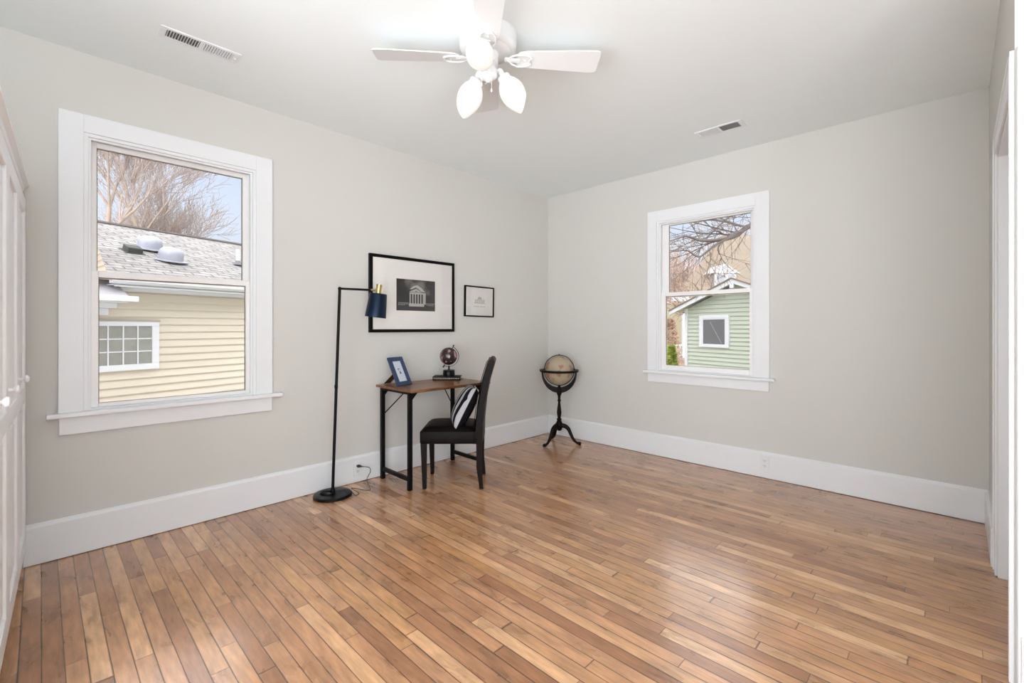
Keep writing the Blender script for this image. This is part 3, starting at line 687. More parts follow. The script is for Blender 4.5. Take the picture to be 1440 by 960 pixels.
m = MB(); m.tube(spline(pts), 0.0026, 8)
random.seed(5)
bund = [RV*(-0.035+0.05*math.cos(a)*(1-0.1*i))+FV*(-0.02+0.022*math.sin(a))+Vector((0, 0, 0.031+0.004*i)) for i in range(3) for a in [2*math.pi*k/8 for k in range(8)]]
m.tube(spline(bund, 4), 0.0026, 6); m.build('power_cord', PLASTIC, lamp, 60)
m = MB(); m.box(-0.012, 0.012, -0.030, 0.0235, -0.009, 0.009, 0.004, Matrix.Translation(P0 + Vector((0, 0, 0))) @ Matrix.Translation((0, -0.005, 0)) @ Matrix.Scale(0.5, 4, (0, 1, 0)))
m.tube([P0+Vector((0, -0.015, 0)), P0+Vector((0.02, -0.03, -0.004))], [0.009, 0.0035], 10); m.build('plug', PLASTIC, lamp)

# ================================================================== DESK
DT = 0.765
desk = empty('desk', (-1.83, -0.295, 0)); tag(desk, 'small folding desk with brown wood top and black metal legs against the wall', 'desk')
X0, X1, Y0, Y1 = -2.240+1.83, -1.440+1.83, -0.555+0.295, -0.045+0.295
MB().box(X0, X1, Y0, Y1, DT-0.018, DT, 0.002).build('desk_top', DESKW, desk)
lx = (X0+0.045, X1-0.033); ly = (Y0+0.085, Y1-0.030); lw_ = 0.030
for xx in lx:
    for yy in ly:
        MB().box(xx-lw_/2, xx+lw_/2, yy-lw_/2, yy+lw_/2, 0.0, DT-0.018, 0.002).build('leg', BLACKM, desk)
    MB().box(xx-0.012, xx+0.012, ly[0]+lw_/2, ly[1]-lw_/2, 0.065, 0.095, 0.002).build('side_rail', BLACKM, desk)
    MB().box(xx-0.012, xx+0.012, ly[0]+lw_/2, ly[1]-lw_/2, DT-0.043, DT-0.018, 0.002).build('top_rail', BLACKM, desk)
for yy in ly:
    MB().box(lx[0]+lw_/2, lx[1]-lw_/2, yy-0.008, yy+0.008, DT-0.034, DT-0.018, 0.001).build('apron_rail', BLACKM, desk)
    for s, xx in ((1, lx[0]), (-1, lx[1])):
        x_ = xx + s*lw_/2
        MB().prism([(x_, DT-0.018), (x_+s*0.060, DT-0.018), (x_+s*0.050, DT-0.036), (x_+s*0.004, DT-0.085), (x_, DT-0.085)], 'y', yy-0.004, yy+0.004).build('corner_gusset', BLACKM, desk)
for xx, s in ((lx[0], 1), (lx[1], -1)):
    m = MB(); m.tube([(xx+s*0.014, ly[1]-0.004, DT-0.235), (xx+s*0.20, ly[1]-0.10, DT-0.022)], 0.0045, 8); m.build('diagonal_brace', BLACKM, desk)

# desk photo frame ----------------------------------------------------
fb = W(-0.898, 3.620, DT)       # near bottom corner
fe = W(-0.898+0.080, 3.620+0.140, DT) # far bottom corner
fx = (fe-fb); fwid = fx.length; fx.normalize()
fn = Vector((fx.y, -fx.x, 0)).normalized()     # facing the viewer's right
back = 27.0
up = (Vector((0, 0, 1))*math.cos(R(back)) - fn*math.sin(R(back))).normalized(); fo = (fn*math.cos(R(back)) + Vector((0, 0, 1))*math.sin(R(back))).normalized()
pf = empty('desk_photo_frame', (0, 0, 0)); PFM = frame_mtx(fb+Vector((0, 0, 0.003)), fx, -fo, up); pf.matrix_world = PFM
tag(pf, 'navy photo frame leaning on its easel stand at the left end of the desk', 'photo frame')
FWd, FH = 0.165, 0.250
NAVY = mat('navy_frame_paint', (34, 56, 90), 0.4)
bw = 0.036; m = MB()      # local x across, y backwards, z up the frame
m.box(0, FWd, 0, 0.014, 0, bw, 0.003); m.box(0, FWd, 0, 0.014, FH-bw, FH, 0.003); m.box(0, bw, 0, 0.014, bw, FH-bw, 0.003); m.box(FWd-bw, FWd, 0, 0.014, bw, FH-bw, 0.003); m.build('frame', NAVY, pf)
MB().box(bw, FWd-bw, 0.008, 0.013, bw, FH-bw).build('mat_board', mat('pale_blue_card', (206, 214, 228), 0.6), pf)
m = MB(); cx, cz = FWd/2, FH/2
for p in ([(-0.016, 0.022), (-0.008, 0.030), (0.008, 0.026), (0.012, 0.016), (0.004, 0.020), (-0.006, 0.020), (-0.010, 0.012), (-0.004, 0.006), (-0.012, 0.004)], [(-0.002, -0.004), (0.006, 0.006), (0.014, -0.012), (0.018, -0.026), (0.004, -0.022), (-0.008, -0.028), (-0.004, -0.014)]):
    m.prism([(cx+a*0.9, cz+c_*0.9) for a, c_ in p], 'y', 0.0074, 0.008)
m.build('small_printed_figure', mat('print_ink', (30, 32, 40), 0.6), pf)
MB().box(bw, FWd-bw, 0.0055, 0.0068, bw, FH-bw).build('glazing', glass_material('nonreflective_picture_glass', 0.012), pf)
# easel strut
hinge = Vector((FWd/2, 0.018, FH*0.52))
mi = PFM.inverted(); foot = mi @ (fb + fx*FWd/2 - fn*0.20 + Vector((0, 0, 0.006)))
m = MB(); m.bar(hinge, foot, 0.07, 0.005, up=(0, 1, 0.2)); m.build('easel_stand', wood_material('stand_wood', (58, 32, 18), (96, 56, 32), 0.5), pf)
MB().box(0.002, FWd-0.002, 0.0135, 0.016, 0.002, FH-0.002).build('backing_board', mat('backing_brown', (60, 44, 34), 0.7), pf)

# book ------------------------------------------------------------------
bk = empty('book', W(-0.577, 4.105, DT)); bk.rotation_euler = (0, 0, YAW-R(90)+R(0))
# local: x = viewer's right, y = away
tag(bk, 'thick black hardback lying flat on the desk under the small globe', 'book')
BW_, BD_, BT_ = 0.245, 0.135, 0.034
COVER = mat('black_book_cover', (20, 18, 19), 0.5, spec=0.12)
m = MB(); m.box(-BW_/2, BW_/2, -BD_/2, BD_/2, 0.0, 0.003, 0.001); m.box(-BW_/2, BW_/2, -BD_/2, BD_/2, BT_-0.003, BT_, 0.001); m.prism([(-BD_/2, 0), (-BD_/2+0.003, 0), (-BD_/2+0.003, BT_), (-BD_/2, BT_), (-BD_/2-0.002, BT_/2)], 'x', -BW_/2, BW_/2)
cv = m.build('cover', COVER, bk)
MB().box(-BW_/2+0.004, BW_/2-0.004, -BD_/2+0.003, BD_/2-0.005, 0.003, BT_-0.003).build('pages', mat('page_paper', (196, 186, 166), 0.9, var=0.1, stretch=(1, 1, 40)), bk)
SPINE = mat('spine_lettering_pale', (196, 178, 160), 0.5)
def letter(s, x, z, size, name, parent):
    me = text_mesh(s, size); me.materials.append(SPINE)
    o = bpy.data.objects.new(name, me); COL.objects.link(o); o.parent = parent; o.location = (x, -BD_/2-0.0025, z); o.rotation_euler = (R(90), 0, 0)
letter('THOMAS', -0.116, 0.009, 0.0205, 'spine_lettering', cv); letter('MANN', -0.030, 0.009, 0.0205, 'spine_lettering', cv)
m = MB(); x_ = 0.022
for wd in (0.012, 0.018, 0.010, 0.020, 0.014): m.box(x_, x_+wd, -BD_/2-0.0026, -BD_/2-0.0015, 0.014, 0.019); x_ += wd+0.004
m.build('spine_small_line', SPINE, cv)

# desk globe --------------------------------------------------------------
dg = empty('desk_globe', W(-0.562, 4.085, DT+BT_)); dg.rotation_euler = (0, 0, YAW-R(90))
tag(dg, 'small dark globe on a black drum base, standing on the book', 'globe')
m = MB(); m.lathe([(0.053, 0.0), (0.054, 0.003), (0.051, 0.052), (0.049, 0.055), (0.010, 0.056)], 40); m.build('drum_base', BLACKG, dg, 35)
m = MB(); m.lathe([(0.012, 0.055), (0.008, 0.062), (0.007, 0.090)], 20); m.build('stem', BLACKM, dg, 40)
gc = Vector((-0.003, 0, 0.176)); GR = 0.078; tilt = R(23.5)
gp = map_globe_material('dark_copper_globe_map', (46, 34, 38), (142, 104, 92), (92, 66, 62), (160, 128, 118), 0.25, 16)
s_ = MB().sphere((0, 0, 0), GR, u=40, v=28).build('globe_ball', gp, dg, 60); s_.location = gc; s_.rotation_euler = (0, tilt, 0.7)
m = MB(); arc = []
MRD = 0.091
for i in range(25):
    a = R(90-25.5) - i*R(184)/24     # clockwise in the x-z plane on the right side
    arc.append(gc + Vector((MRD*math.cos(a), 0, MRD*math.sin(a))))
for a, b_ in zip(arc, arc[1:]): m.bar(a, b_, 0.014, 0.004, up=((a+b_)/2-gc))
m.build('meridian_arc', BLACKM, dg)
ax = Vector((math.sin(R(25.5)), 0, math.cos(R(25.5))))
for s in (1, -1):
    m = MB(); m.tube([gc+ax*s*GR, gc+ax*s*(GR+0.030)], 0.003, 8); m.sphere(tuple(gc+ax*s*(GR+0.026)), 0.0075, u=12, v=8); m.build('axis_pin', BLACKM, dg, 50)
# joint between stem and arc
m = MB(); m.box(-0.006, 0.006, -0.006, 0.006, 0.083, 0.092, 0.001); m.build('arc_clamp', BLACKM, dg)

# ================================================================== CHAIR
ch = empty('dining_chair', (-1.822, -0.548, 0), R(134.5))      # local +x: front
tag(ch, 'dark brown leather parsons chair with espresso legs, pulled up to the desk', 'chair')
def cushion(m, sx, sy, h0, h1, n=14, dome=0.02, mtx=None):
    t = bmesh.new(); g = []
    for i in range(n+1):
        row = []
        for j_ in range(n+1):
            u, v = i/n*2-1, j_/n*2-1
            e = (1-abs(u)**4)*(1-abs(v)**4)
            row.append(t.verts.new((u*sx/2, v*sy/2, h0+(h1-h0)*1.0*min(1, e*2.5)**0.5*0.6+(h1-h0)*0.4*(1-max(abs(u), abs(v))**12)+dome*math.cos(u*math.pi/2)*math.cos(v*math.pi/2)*0.5)))
        g.append(row)
    for i in range(n):
        for j_ in range(n): t.faces.new((g[i][j_], g[i+1][j_], g[i+1][j_+1], g[i][j_+1]))
    bmesh.ops.recalc_face_normals(t, faces=t.faces)
    return m._merge(t, mtx)
# seat: upholstered box plus domed top
m = MB(); m.box(-0.20, 0.245, -0.205, 0.205, 0.345, 0.445, 0.012, seg=3); cushion(m, 0.440, 0.405, 0.436, 0.470, dome=0.022, mtx=Matrix.Translation((0.022, 0, 0)))
m.build('seat', LEATHER, ch, 45)
# backrest: padded slab rising from the seat rail and raking backwards, rolled top
prof = [(-0.170, 0.345), (-0.172, 0.50), (-0.190, 0.66), (-0.222, 0.82), (-0.262, 0.955), (-0.274, 0.982), (-0.292, 0.996), (-0.315, 0.992), (-0.327, 0.972), (-0.322, 0.95), (-0.284, 0.82), (-0.252, 0.66), (-0.236, 0.50), (-0.232, 0.345)]
t = bmesh.new(); ny = 12; rows = []
for j_ in range(ny+1):
    v = j_/ny*2-1; y_ = v*0.205; k = 1-0.10*abs(v)**6
    cxp = sum(p[0] for p in prof)/len(prof)
    row = []
    for (x_, z_) in prof:
        # waterfall edge: the outline shrinks a little at both sides
        mid = -0.20 - max(0, z_-0.5)*0.20
        row.append(t.verts.new((mid+(x_-mid)*(1-0.35*abs(v)**10), y_, z_-0.006*abs(v)**4*(z_ > 0.9))))
    rows.append(row)
for a, b_ in zip(rows, rows[1:]):
    for i in range(len(prof)): t.faces.new((a[i], a[(i+1) % len(prof)], b_[(i+1) % len(prof)], b_[i]))
t.faces.new(rows[0]); t.faces.new(list(reversed(rows[-1]))); bmesh.ops.recalc_face_normals(t, faces=t.faces)
m = MB(); m._merge(t); bk_ = m.build('backrest', LEATHER, ch, 50)
m = MB()   # seam piping along the side edges of the back
for s in (-1, 1): m.tube([(x_+0.004, s*0.203, z_) for x_, z_ in prof[:6]], 0.003, 6)
m.build('back_piping', LEATHER, bk_, 60)
for s in (-1, 1):
    # tapered square legs
    for nm, xt, xb in (('front', 0.218, 0.212), ('rear', -0.205, -0.222)):
        t = bmesh.new(); rr_ = []
        for z_, hw_, xc in ((0.347, 0.022, xt), (0.0, 0.014, xb)):
            yc = s*0.178
            rr_.append([t.verts.new((xc+a, yc+c_, z_)) for a, c_ in ((-hw_, -hw_), (hw_, -hw_), (hw_, hw_), (-hw_, hw_))])
        if nm == 'rear':
            # saber curve
            midr = [t.verts.new((-0.203+a, s*0.178+c_, 0.17)) for a, c_ in ((-0.019, -0.019), (0.019, -0.019), (0.019, 0.019), (-0.019, 0.019))]
            rr_.insert(1, midr)
        for a, b_ in zip(rr_, rr_[1:]):
            for i in range(4): t.faces.new((a[i], a[(i+1) % 4], b_[(i+1) % 4], b_[i]))
        t.faces.new(rr_[0]); t.faces.new(rr_[-1]); bmesh.ops.recalc_face_normals(t, faces=t.faces)
        bmesh.ops.bevel(t, geom=list(t.edges), offset=0.002, segments=1, affect='EDGES')
        m = MB(); m._merge(t); m.build('leg', ESPRESSO, ch)

# throw pillow -----------------------------------------------------------
def pillow_mesh(s, th, n=22):
    m = MB(); t = bmesh.new(); 
    for side in (1, -1):
        g = []
        for i in range(n+1):
            row = []
            for j_ in range(n+1):
                u, v = i/n*2-1, j_/n*2-1
                pin = 1-0.07*(1-abs(u)**2)*(abs(v)**2); pin2 = 1-0.07*(1-abs(v)**2)*(abs(u)**2)
                e = max(0, (1-u*u))*max(0, (1-v*v))
                row.append(t.verts.new((u*s/2*pin2, v*s/2*pin, side*th/2*(e**0.42))))
            g.append(row)
        for i in range(n):
            for j_ in range(n): t.faces.new((g[i][j_], g[i+1][j_], g[i+1][j_+1], g[i][j_+1]))
    bmesh.ops.remove_doubles(t, verts=t.verts, dist=0.0005); bmesh.ops.recalc_face_normals(t, faces=t.faces)
    m._merge(t); return m
# pillow frame: width along the chair's y, height leaning on the back
cf = Matrix.Translation((-1.822, -0.548, 0)) @ Matrix.Rotation(R(134.5), 4, 'Z')
lean = R(27)
pc = cf @ Matrix.Translation((-0.075, 0.0, 0.605)) @ Matrix.Rotation(R(10), 4, 'Z') 
# local z of mesh = pillow thickness -> chair front (+x) ; mesh y -> up the back ; mesh x -> across
pm = pc @ Matrix.Rotation(-lean, 4, 'Y') @ Matrix(((0, 0, 1, 0), (1, 0, 0, 0), (0, 1, 0, 0), (0, 0, 0, 1)))
pil = pillow_mesh(0.36, 0.15).build('throw_pillow', stripe_material(), None, 60); pil.matrix_world = pm
tag(pil, 'square black and white zebra-striped pillow leaning on the chair back', 'pillow')

# ================================================================== FLOOR GLOBE
fg = empty('floor_globe', W(0.501, 4.87, 0)); fg.rotation_euler = (0, 0, YAW-R(90))
tag(fg, 'beige map globe on a black tripod pedestal standing in the room corner', 'globe')
GZ, GR2 = 0.777, 0.150
gm = map_globe_material('antique_globe_map', (168, 154, 130), (184, 132, 94), (118, 130, 108), (164, 108, 92), 0.5, 7.0)
s_ = MB().sphere((0, 0, 0), GR2, u=48, v=32).build('globe_ball', gm, fg, 60); s_.location = (0, 0, GZ); s_.rotation_euler = (0.3, R(20), 0.6)
m = MB(); n = 64; t = bmesh.new(); rings = []
for r_, z_ in ((0.165, -0.004), (0.202, -0.006), (0.207, 0.004), (0.205, 0.016), (0.165, 0.014)):
    rings.append([t.verts.new((r_*math.cos(2*math.pi*i/n), r_*math.sin(2*math.pi*i/n), GZ-0.010+z_)) for i in range(n)])
rings.append(rings[0])
for a, b_ in zip(rings, rings[1:]):
    for i in range(n): t.faces.new((a[i], a[(i+1) % n], b_[(i+1) % n], b_[i]))
bmesh.ops.recalc_face_normals(t, faces=t.faces); m._merge(t); m.build('horizon_ring', ESPRESSO, fg, 40)
# full meridian in the picture plane
m = MB(); ar = [(0.160*math.cos(2*math.pi*i/64), 0, GZ+0.160*math.sin(2*math.pi*i/64)) for i in range(64)]
for i in range(64):
    a, b_ = Vector(ar[i]), Vector(ar[(i+1) % 64]); m.bar(a, b_, 0.014, 0.008, up=((a+b_)/2-Vector((0, 0, GZ))))
m.sphere((0, 0, GZ+0.163), 0.008, u=12, v=8); m.build('meridian_ring', BLACKM, fg)
# yoke: crescent, thick at the bottom
m = MB(); t = bmesh.new(); rows = []
for i in range(33):
    a = math.pi + math.pi*i/32; k = math.sin(math.pi*i/32)
    ri, ro = 0.170, 0.188+0.040*k**2
    w2 = 0.010+0.006*k
    rows.append([t.verts.new((rr_*math.cos(a), yy, GZ-0.012+rr_*math.sin(a))) for rr_, yy in ((ri, -w2), (ro, -w2), (ro, w2), (ri, w2))])
for a, b_ in zip(rows, rows[1:]):
    for i in range(4): t.faces.new((a[i], a[(i+1) % 4], b_[(i+1) % 4], b_[i]))
t.faces.new(rows[0]); t.faces.new(rows[-1]); bmesh.ops.recalc_face_normals(t, faces=t.faces); m._merge(t); m.build('yoke', ESPRESSO, fg, 40)
m = MB(); m.lathe([(0.010, 0.135), (0.026, 0.145), (0.034, 0.170), (0.036, 0.200), (0.030, 0.228), (0.021, 0.244), (0.026, 0.252), (0.026, 0.262), (0.017, 0.270), (0.021, 0.300), (0.025, 0.330), (0.020, 0.375), (0.014, 0.420), (0.012, 0.445), (0.019, 0.452), (0.019, 0.462), (0.013, 0.468), (0.016, 0.505), (0.026, 0.530), (0.028, 0.550), (0.022, 0.590), (0.012, 0.612)], 28)
m.build('turned_column', ESPRESSO, fg, 50)
for hd_ in (222, 340, 104):
    pts = [(0.015, 0.195), (0.065, 0.188), (0.100, 0.160), (0.122, 0.115), (0.148, 0.065), (0.180, 0.030), (0.215, 0.018), (0.232, 0.016)]
    sp_ = spline([Vector((r_*math.cos(R(hd_)), r_*math.sin(R(hd_)), z_)) for r_, z_ in pts], 4); k_ = len(sp_)
    rad = []
    for i in range(k_):
        u = i/(k_-1); rad.append(0.026-0.013*min(1, u*1.45) + (0.005 if u > 0.85 else 0))
    m = MB(); m.tube(sp_, rad, 12); m.build('leg', ESPRESSO, fg, 50)

# ================================================================== OUTSIDE
EXT_T = mat('exterior_white_trim', (198, 200, 204), 0.5)
CREAM = mat('cream_clapboard', (192, 183, 167), 0.65, var=0.03, vscale=3)
SAGE = mat('sage_clapboard', (168, 174, 161), 0.65, var=0.03, vscale=3)
SHING = shingle_material()
GROUND = mat('winter_lawn', (120, 112, 80), 0.95, var=0.3, vscale=2)
GZ0 = -1.5
g = MB(); g.box(0.14, 60, -40, 60, GZ0-0.2, GZ0); g.box(-40, 0.14, 0.14, 60, GZ0-0.2, GZ0); struct(g.build('ground', GROUND))

def siding(m, xa, xb, z0, z1, ex, left=None, right=None):
    """clapboards facing local -y; left/right(z) clip each course"""
    z = z0
    while z < z1-1e-4:
        zt = min(z+ex, z1)
        fl = (lambda q: xa) if left is None else left; fr = (lambda q: xb) if right is None else right
        a0, b0, a1, b1 = fl(z), fr(z), fl(zt), fr(zt)
        if b0-a0 > 0.02:
            if b1 < a1: a1 = b1 = (a1+b1)/2
            m.quad((a0, -0.030, z), (b0, -0.030, z), (b1, -0.001, zt), (a1, -0.001, zt))
            m.quad((a0, -0.001, z), (b0, -0.001, z), (b0, -0.030, z), (a0, -0.030, z))
        z = zt
    return m

# ---- neighbouring cream house ----
hq = (-2.46, 5.30, 0); hs = empty('neighbour_house', (hq[0], hq[1], GZ0), R(16.1)); H0 = -GZ0
tag(hs, 'cream clapboard house with grey shingle roof outside the left window', 'house')
def HZ(z): return z - GZ0
m = MB(); siding(m, -4.5, 10, HZ(-1.5), HZ(1.75), 0.111)
m.box(-4.5, 10, 0.0, 5.0, HZ(-1.5), HZ(1.80)); m.build('wall', CREAM, hs)
m = MB(); m.box(-1.05, 10, -0.035, 0.0, HZ(1.745), HZ(1.80)); m.box(-1.15, 10, -0.40, -0.0, HZ(1.80), HZ(1.815)); m.box(-1.15, 10, -0.40, -0.375, HZ(1.78), HZ(1.86)); m.build('soffit_and_frieze', EXT_T, hs)
m = MB(); m.prism([(-0.375, HZ(1.915)), (-0.375, HZ(1.82)), (-0.44, HZ(1.82)), (-0.475, HZ(1.85)), (-0.485, HZ(1.91)), (-0.475, HZ(1.915)), (-0.465, HZ(1.86)), (-0.44, HZ(1.835)), (-0.385, HZ(1.835)), (-0.385, HZ(1.915))], 'x', -1.20, 10); m.build('gutter', EXT_T, hs)
# roof slab as its own mesh with origin in the slope plane so shingles follow it
run, slope = 2.9, 0.415; ang = math.atan(slope); ln = run/math.cos(ang)
rf = MB(); rf.box(-1.22, 10, 0, ln, -0.05, 0.0); ro = rf.build('roof_slope', SHING, hs); ro.location = (0, -0.42, HZ(1.915)); ro.rotation_euler = (ang, 0, 0)
rf = MB(); rf.box(-1.22, 10, 0, ln, -0.05, 0.0); r2 = rf.build('roof_slope', SHING, hs); r2.location = (0, -0.42+2*run, HZ(1.915)); r2.rotation_euler = (ang, 0, 0); r2.scale = (1, -1, 1); r2.rotation_euler = (-ang, 0, 0)
rz_ = HZ(1.915)+run*slope
m = MB(); m.box(-1.22, 10, run-0.42-0.07, run-0.42+0.07, rz_-0.01, rz_+0.02); m.build('ridge_cap', mat('ridge_dark', (104, 96, 94), 0.9), hs)
def onroof(x, r, h=0): return (x, -0.42+r, HZ(1.915)+r*slope+h)
def dome(x, r, nm):
    o = MB(); o.lathe([(0.24, 0.0), (0.24, 0.012), (0.175, 0.02), (0.172, 0.10), (0.165, 0.15), (0.140, 0.19), (0.09, 0.215), (0.03, 0.222)], 32); p = onroof(x, r, 0.0)
    q = o.build(nm, mat('galvanised_dome', (146, 148, 158), 0.45, metal=0.15), hs, 40); q.location = p; q.rotation_euler = (ang*0.55, 0, 0); return q
dome(-0.10, 1.52, 'domed_roof_vent'); dome(-0.04, 0.98, 'domed_roof_vent')
o = MB(); o.box(-0.10, 0.10, -0.10, 0.10, 0, 0.09, 0.01); o.box(-0.13, 0.13, -0.13, 0.13, 0, 0.01); q = o.build('box_vent', mat('black_vent_metal', (44, 48, 44), 0.6), hs); q.location = onroof(-0.45, 1.25); q.rotation_euler = (ang, 0, 0)
o = MB(); o.tube([(0, 0, 0), (0, 0, 0.30)], 0.034, 14); q = o.build('vent_pipe', EXT_T, hs, 40); q.location = onroof(1.20, 1.20)
o = MB(); o.lathe([(0.10, 0.0), (0.055, 0.05), (0.040, 0.085)], 18); f_ = o.build('pipe_flashing', mat('lead_grey', (92, 92, 96), 0.6), q, 40)
# steep little gable standing in front of the roof slope at the left, its boards laid on the diagonal
gx, gt, gb = (-2.28, -1.42, -1.185), HZ(2.72), HZ(1.93)
m = MB(); m.prism([(gx[0], gb), (gx[2], gb), (gx[1], gt)], 'y', -0.30, 1.0); bmw = m.build('gable_wall', CREAM, hs)
m = MB()
for i in range(11):
    z_ = gb + 0.05 + i*0.075; k = (gt-gb)/(gx[2]-gx[1])
    xr_ = gx[2]-(z_-gb)/k; 
    if z_ < gt-0.04: m.bar((xr_, -0.305, z_), (xr_-0.30, -0.305, z_-0.36 if z_-0.36 > gb else gb), 0.008, 0.014, up=(0, 1, 0))
m.build('board_joints', mat('cream_board_joint', (176, 150, 116), 0.7), bmw)
# small hood roof with its own gutter, below the eave at left
m = MB(); m.prism([(0.0, HZ(1.90)), (-0.46, HZ(1.655)), (-0.46, HZ(1.635)), (0.0, HZ(1.635))], 'x', -4.5, -1.02); m.build('hood_roof', mat('weathered_metal_roof', (170, 168, 172), 0.5), hs)
m = MB(); m.box(-4.5, -0.93, -0.53, -0.45, HZ(1.575), HZ(1.65), 0.01); m.box(-4.5, -1.02, -0.45, 0, HZ(1.56), HZ(1.60)); m.box(-4.5, -1.08, -0.28, 0, HZ(1.49), HZ(1.56)); m.box(-4.5, -1.12, -0.14, 0, HZ(1.40), HZ(1.49)); m.build('hood_cornice', EXT_T, hs)
# glass block window
xa, xb, za, zb = -1.70, -0.482, HZ(0.62), HZ(1.315)
m = MB(); k = 0.09
m.box(xa, xb, -0.062, 0, zb-0.065, zb, 0.003); m.box(xa, xb, -0.062, 0, za, za+0.085, 0.003); m.box(xa, xa+k, -0.062, 0, za+0.085, zb-0.065, 0.003); m.box(xb-k, xb, -0.062, 0, za+0.085, zb-0.065, 0.003); wn = m.build('window', EXT_T, hs)
m = MB(); m.box(xa+k, xb-k, -0.040, -0.002, za+0.085, zb-0.065); m.build('pane', mat('rippled_glass_block', (128, 128, 122), 0.25, var=0.25, vscale=14, bump=0.4, bscale=30), wn)
m = MB(); gw = (xb-xa-2*k); nx = 6
for i in range(1, nx): m.box(xa+k+gw*i/nx-0.008, xa+k+gw*i/nx+0.008, -0.052, -0.036, za+0.085, zb-0.065)
for i in (1, 2): zc = za+0.085+(zb-za-0.15)*i/3; m.box(xa+k, xb-k, -0.052, -0.036, zc-0.008, zc+0.008)
m.build('muntins', EXT_T, wn)
m = MB(); m.box(xa-0.01, xb+0.01, -0.072, 0, zb, zb+0.02); m.build('drip_cap', mat('drip_cap_grey', (150, 142, 132), 0.6), wn)

# ---- sage shed ----
sh = empty('garden_shed', (8.43, 1.13, GZ0), R(72-180)); tag(sh, 'sage green clapboard shed with white trim outside the right window', 'shed')
# local x = -s ; facing -y towards the room
zc_, zp, xl, xr = HZ(1.74), HZ(2.36), -1.062, 2.30
xm = 0.62; sl = (zp-zc_)/(xm-xl)
m = MB(); siding(m, xl, xr, 0, zc_, 0.108); siding(m, xl, xr, zc_, zp, 0.108, lambda z: xl+(z-zc_)/sl, lambda z: xr-(z-zc_)/sl)
m.prism([(xl, 0), (xr, 0), (xr, zc_), (xm, zp), (xl, zc_)], 'y', 0.0, 3.0); m.build('wall', SAGE, sh)
for a_, b_ in ((xl-0.02, xl+0.07), (xr-0.07, xr+0.02)): MB().box(a_, b_, -0.042, 0.05, 0, zc_+0.02).build('corner_board', EXT_T, sh)
m = MB(); ov = 0.34
for sx in (-1, 1):
    x_e = xm+sx*(xm-xl+ov); z_e = zc_-sl*ov
    poly = [(xm, zp+0.09), (x_e, z_e+0.09), (x_e, z_e-0.02), (xm, zp-0.02)]
    m.prism(poly, 'y', -0.30, -0.27)
m.build('rake_board', EXT_T, sh)
m = MB()
for sx in (-1, 1):
    x_e = xm+sx*(xm-xl+ov+0.02); z_e = zc_-sl*(ov+0.02)
    m.prism([(xm, zp+0.12), (x_e, z_e+0.12), (x_e, z_e+0.09), (xm, zp+0.09)], 'y', -0.33, 3.2)
m.build('roof', mat('shed_roof_brown', (112, 98, 86), 0.9), sh)
m = MB()
for sx in (-1, 1):
    x_e = xm+sx*(xm-xl+ov); z_e = zc_-sl*ov
    m.prism([(xm, zp+0.088), (x_e, z_e+0.088), (x_e, z_e+0.07), (xm, zp+0.07)], 'y', -0.27, 3.1)
m.prism([(xm-0.06, zp-0.0), (xm+0.06, zp-0.0), (xm+0.05, zp-0.14), (xm-0.05, zp-0.14)], 'y', -0.31, -0.26)
m.build('soffit', EXT_T, sh)
xa, xb, za, zb = -0.571, 0.352, HZ(0.695), HZ(1.560); k = 0.085
m = MB(); m.box(xa, xb, -0.062, 0, zb-k, zb, 0.004); m.box(xa, xb, -0.062, 0, za, za+k, 0.004); m.box(xa, xa+k, -0.062, 0, za+k, zb-k, 0.004); m.box(xb-k, xb, -0.062, 0, za+k, zb-k, 0.004)
k2 = k+0.035; m.box(xa+k, xa+k2, -0.05, 0, za+k, zb-k); m.box(xb-k2, xb-k, -0.05, 0, za+k, zb-k); m.box(xa+k2, xb-k2, -0.05, 0, zb-k2, zb-k)
wn = m.build('window', EXT_T, sh)
MB().box(xa+k2, xb-k2, -0.036, -0.002, za+k, zb-k2).build('pane', mat('dark_shed_glass', (92, 94, 98), 0.3, var=0.15, vscale=5), wn)
m = MB(); m.bar((xa+k2+0.22, -0.039, zb-k2-0.06), (xb-k2-0.10, -0.039, za+k+0.02), 0.004, 0.022, up=(0, 0, 1)); m.build('diagonal_strut', mat('strut_grey', (128, 130, 134), 0.5), wn)

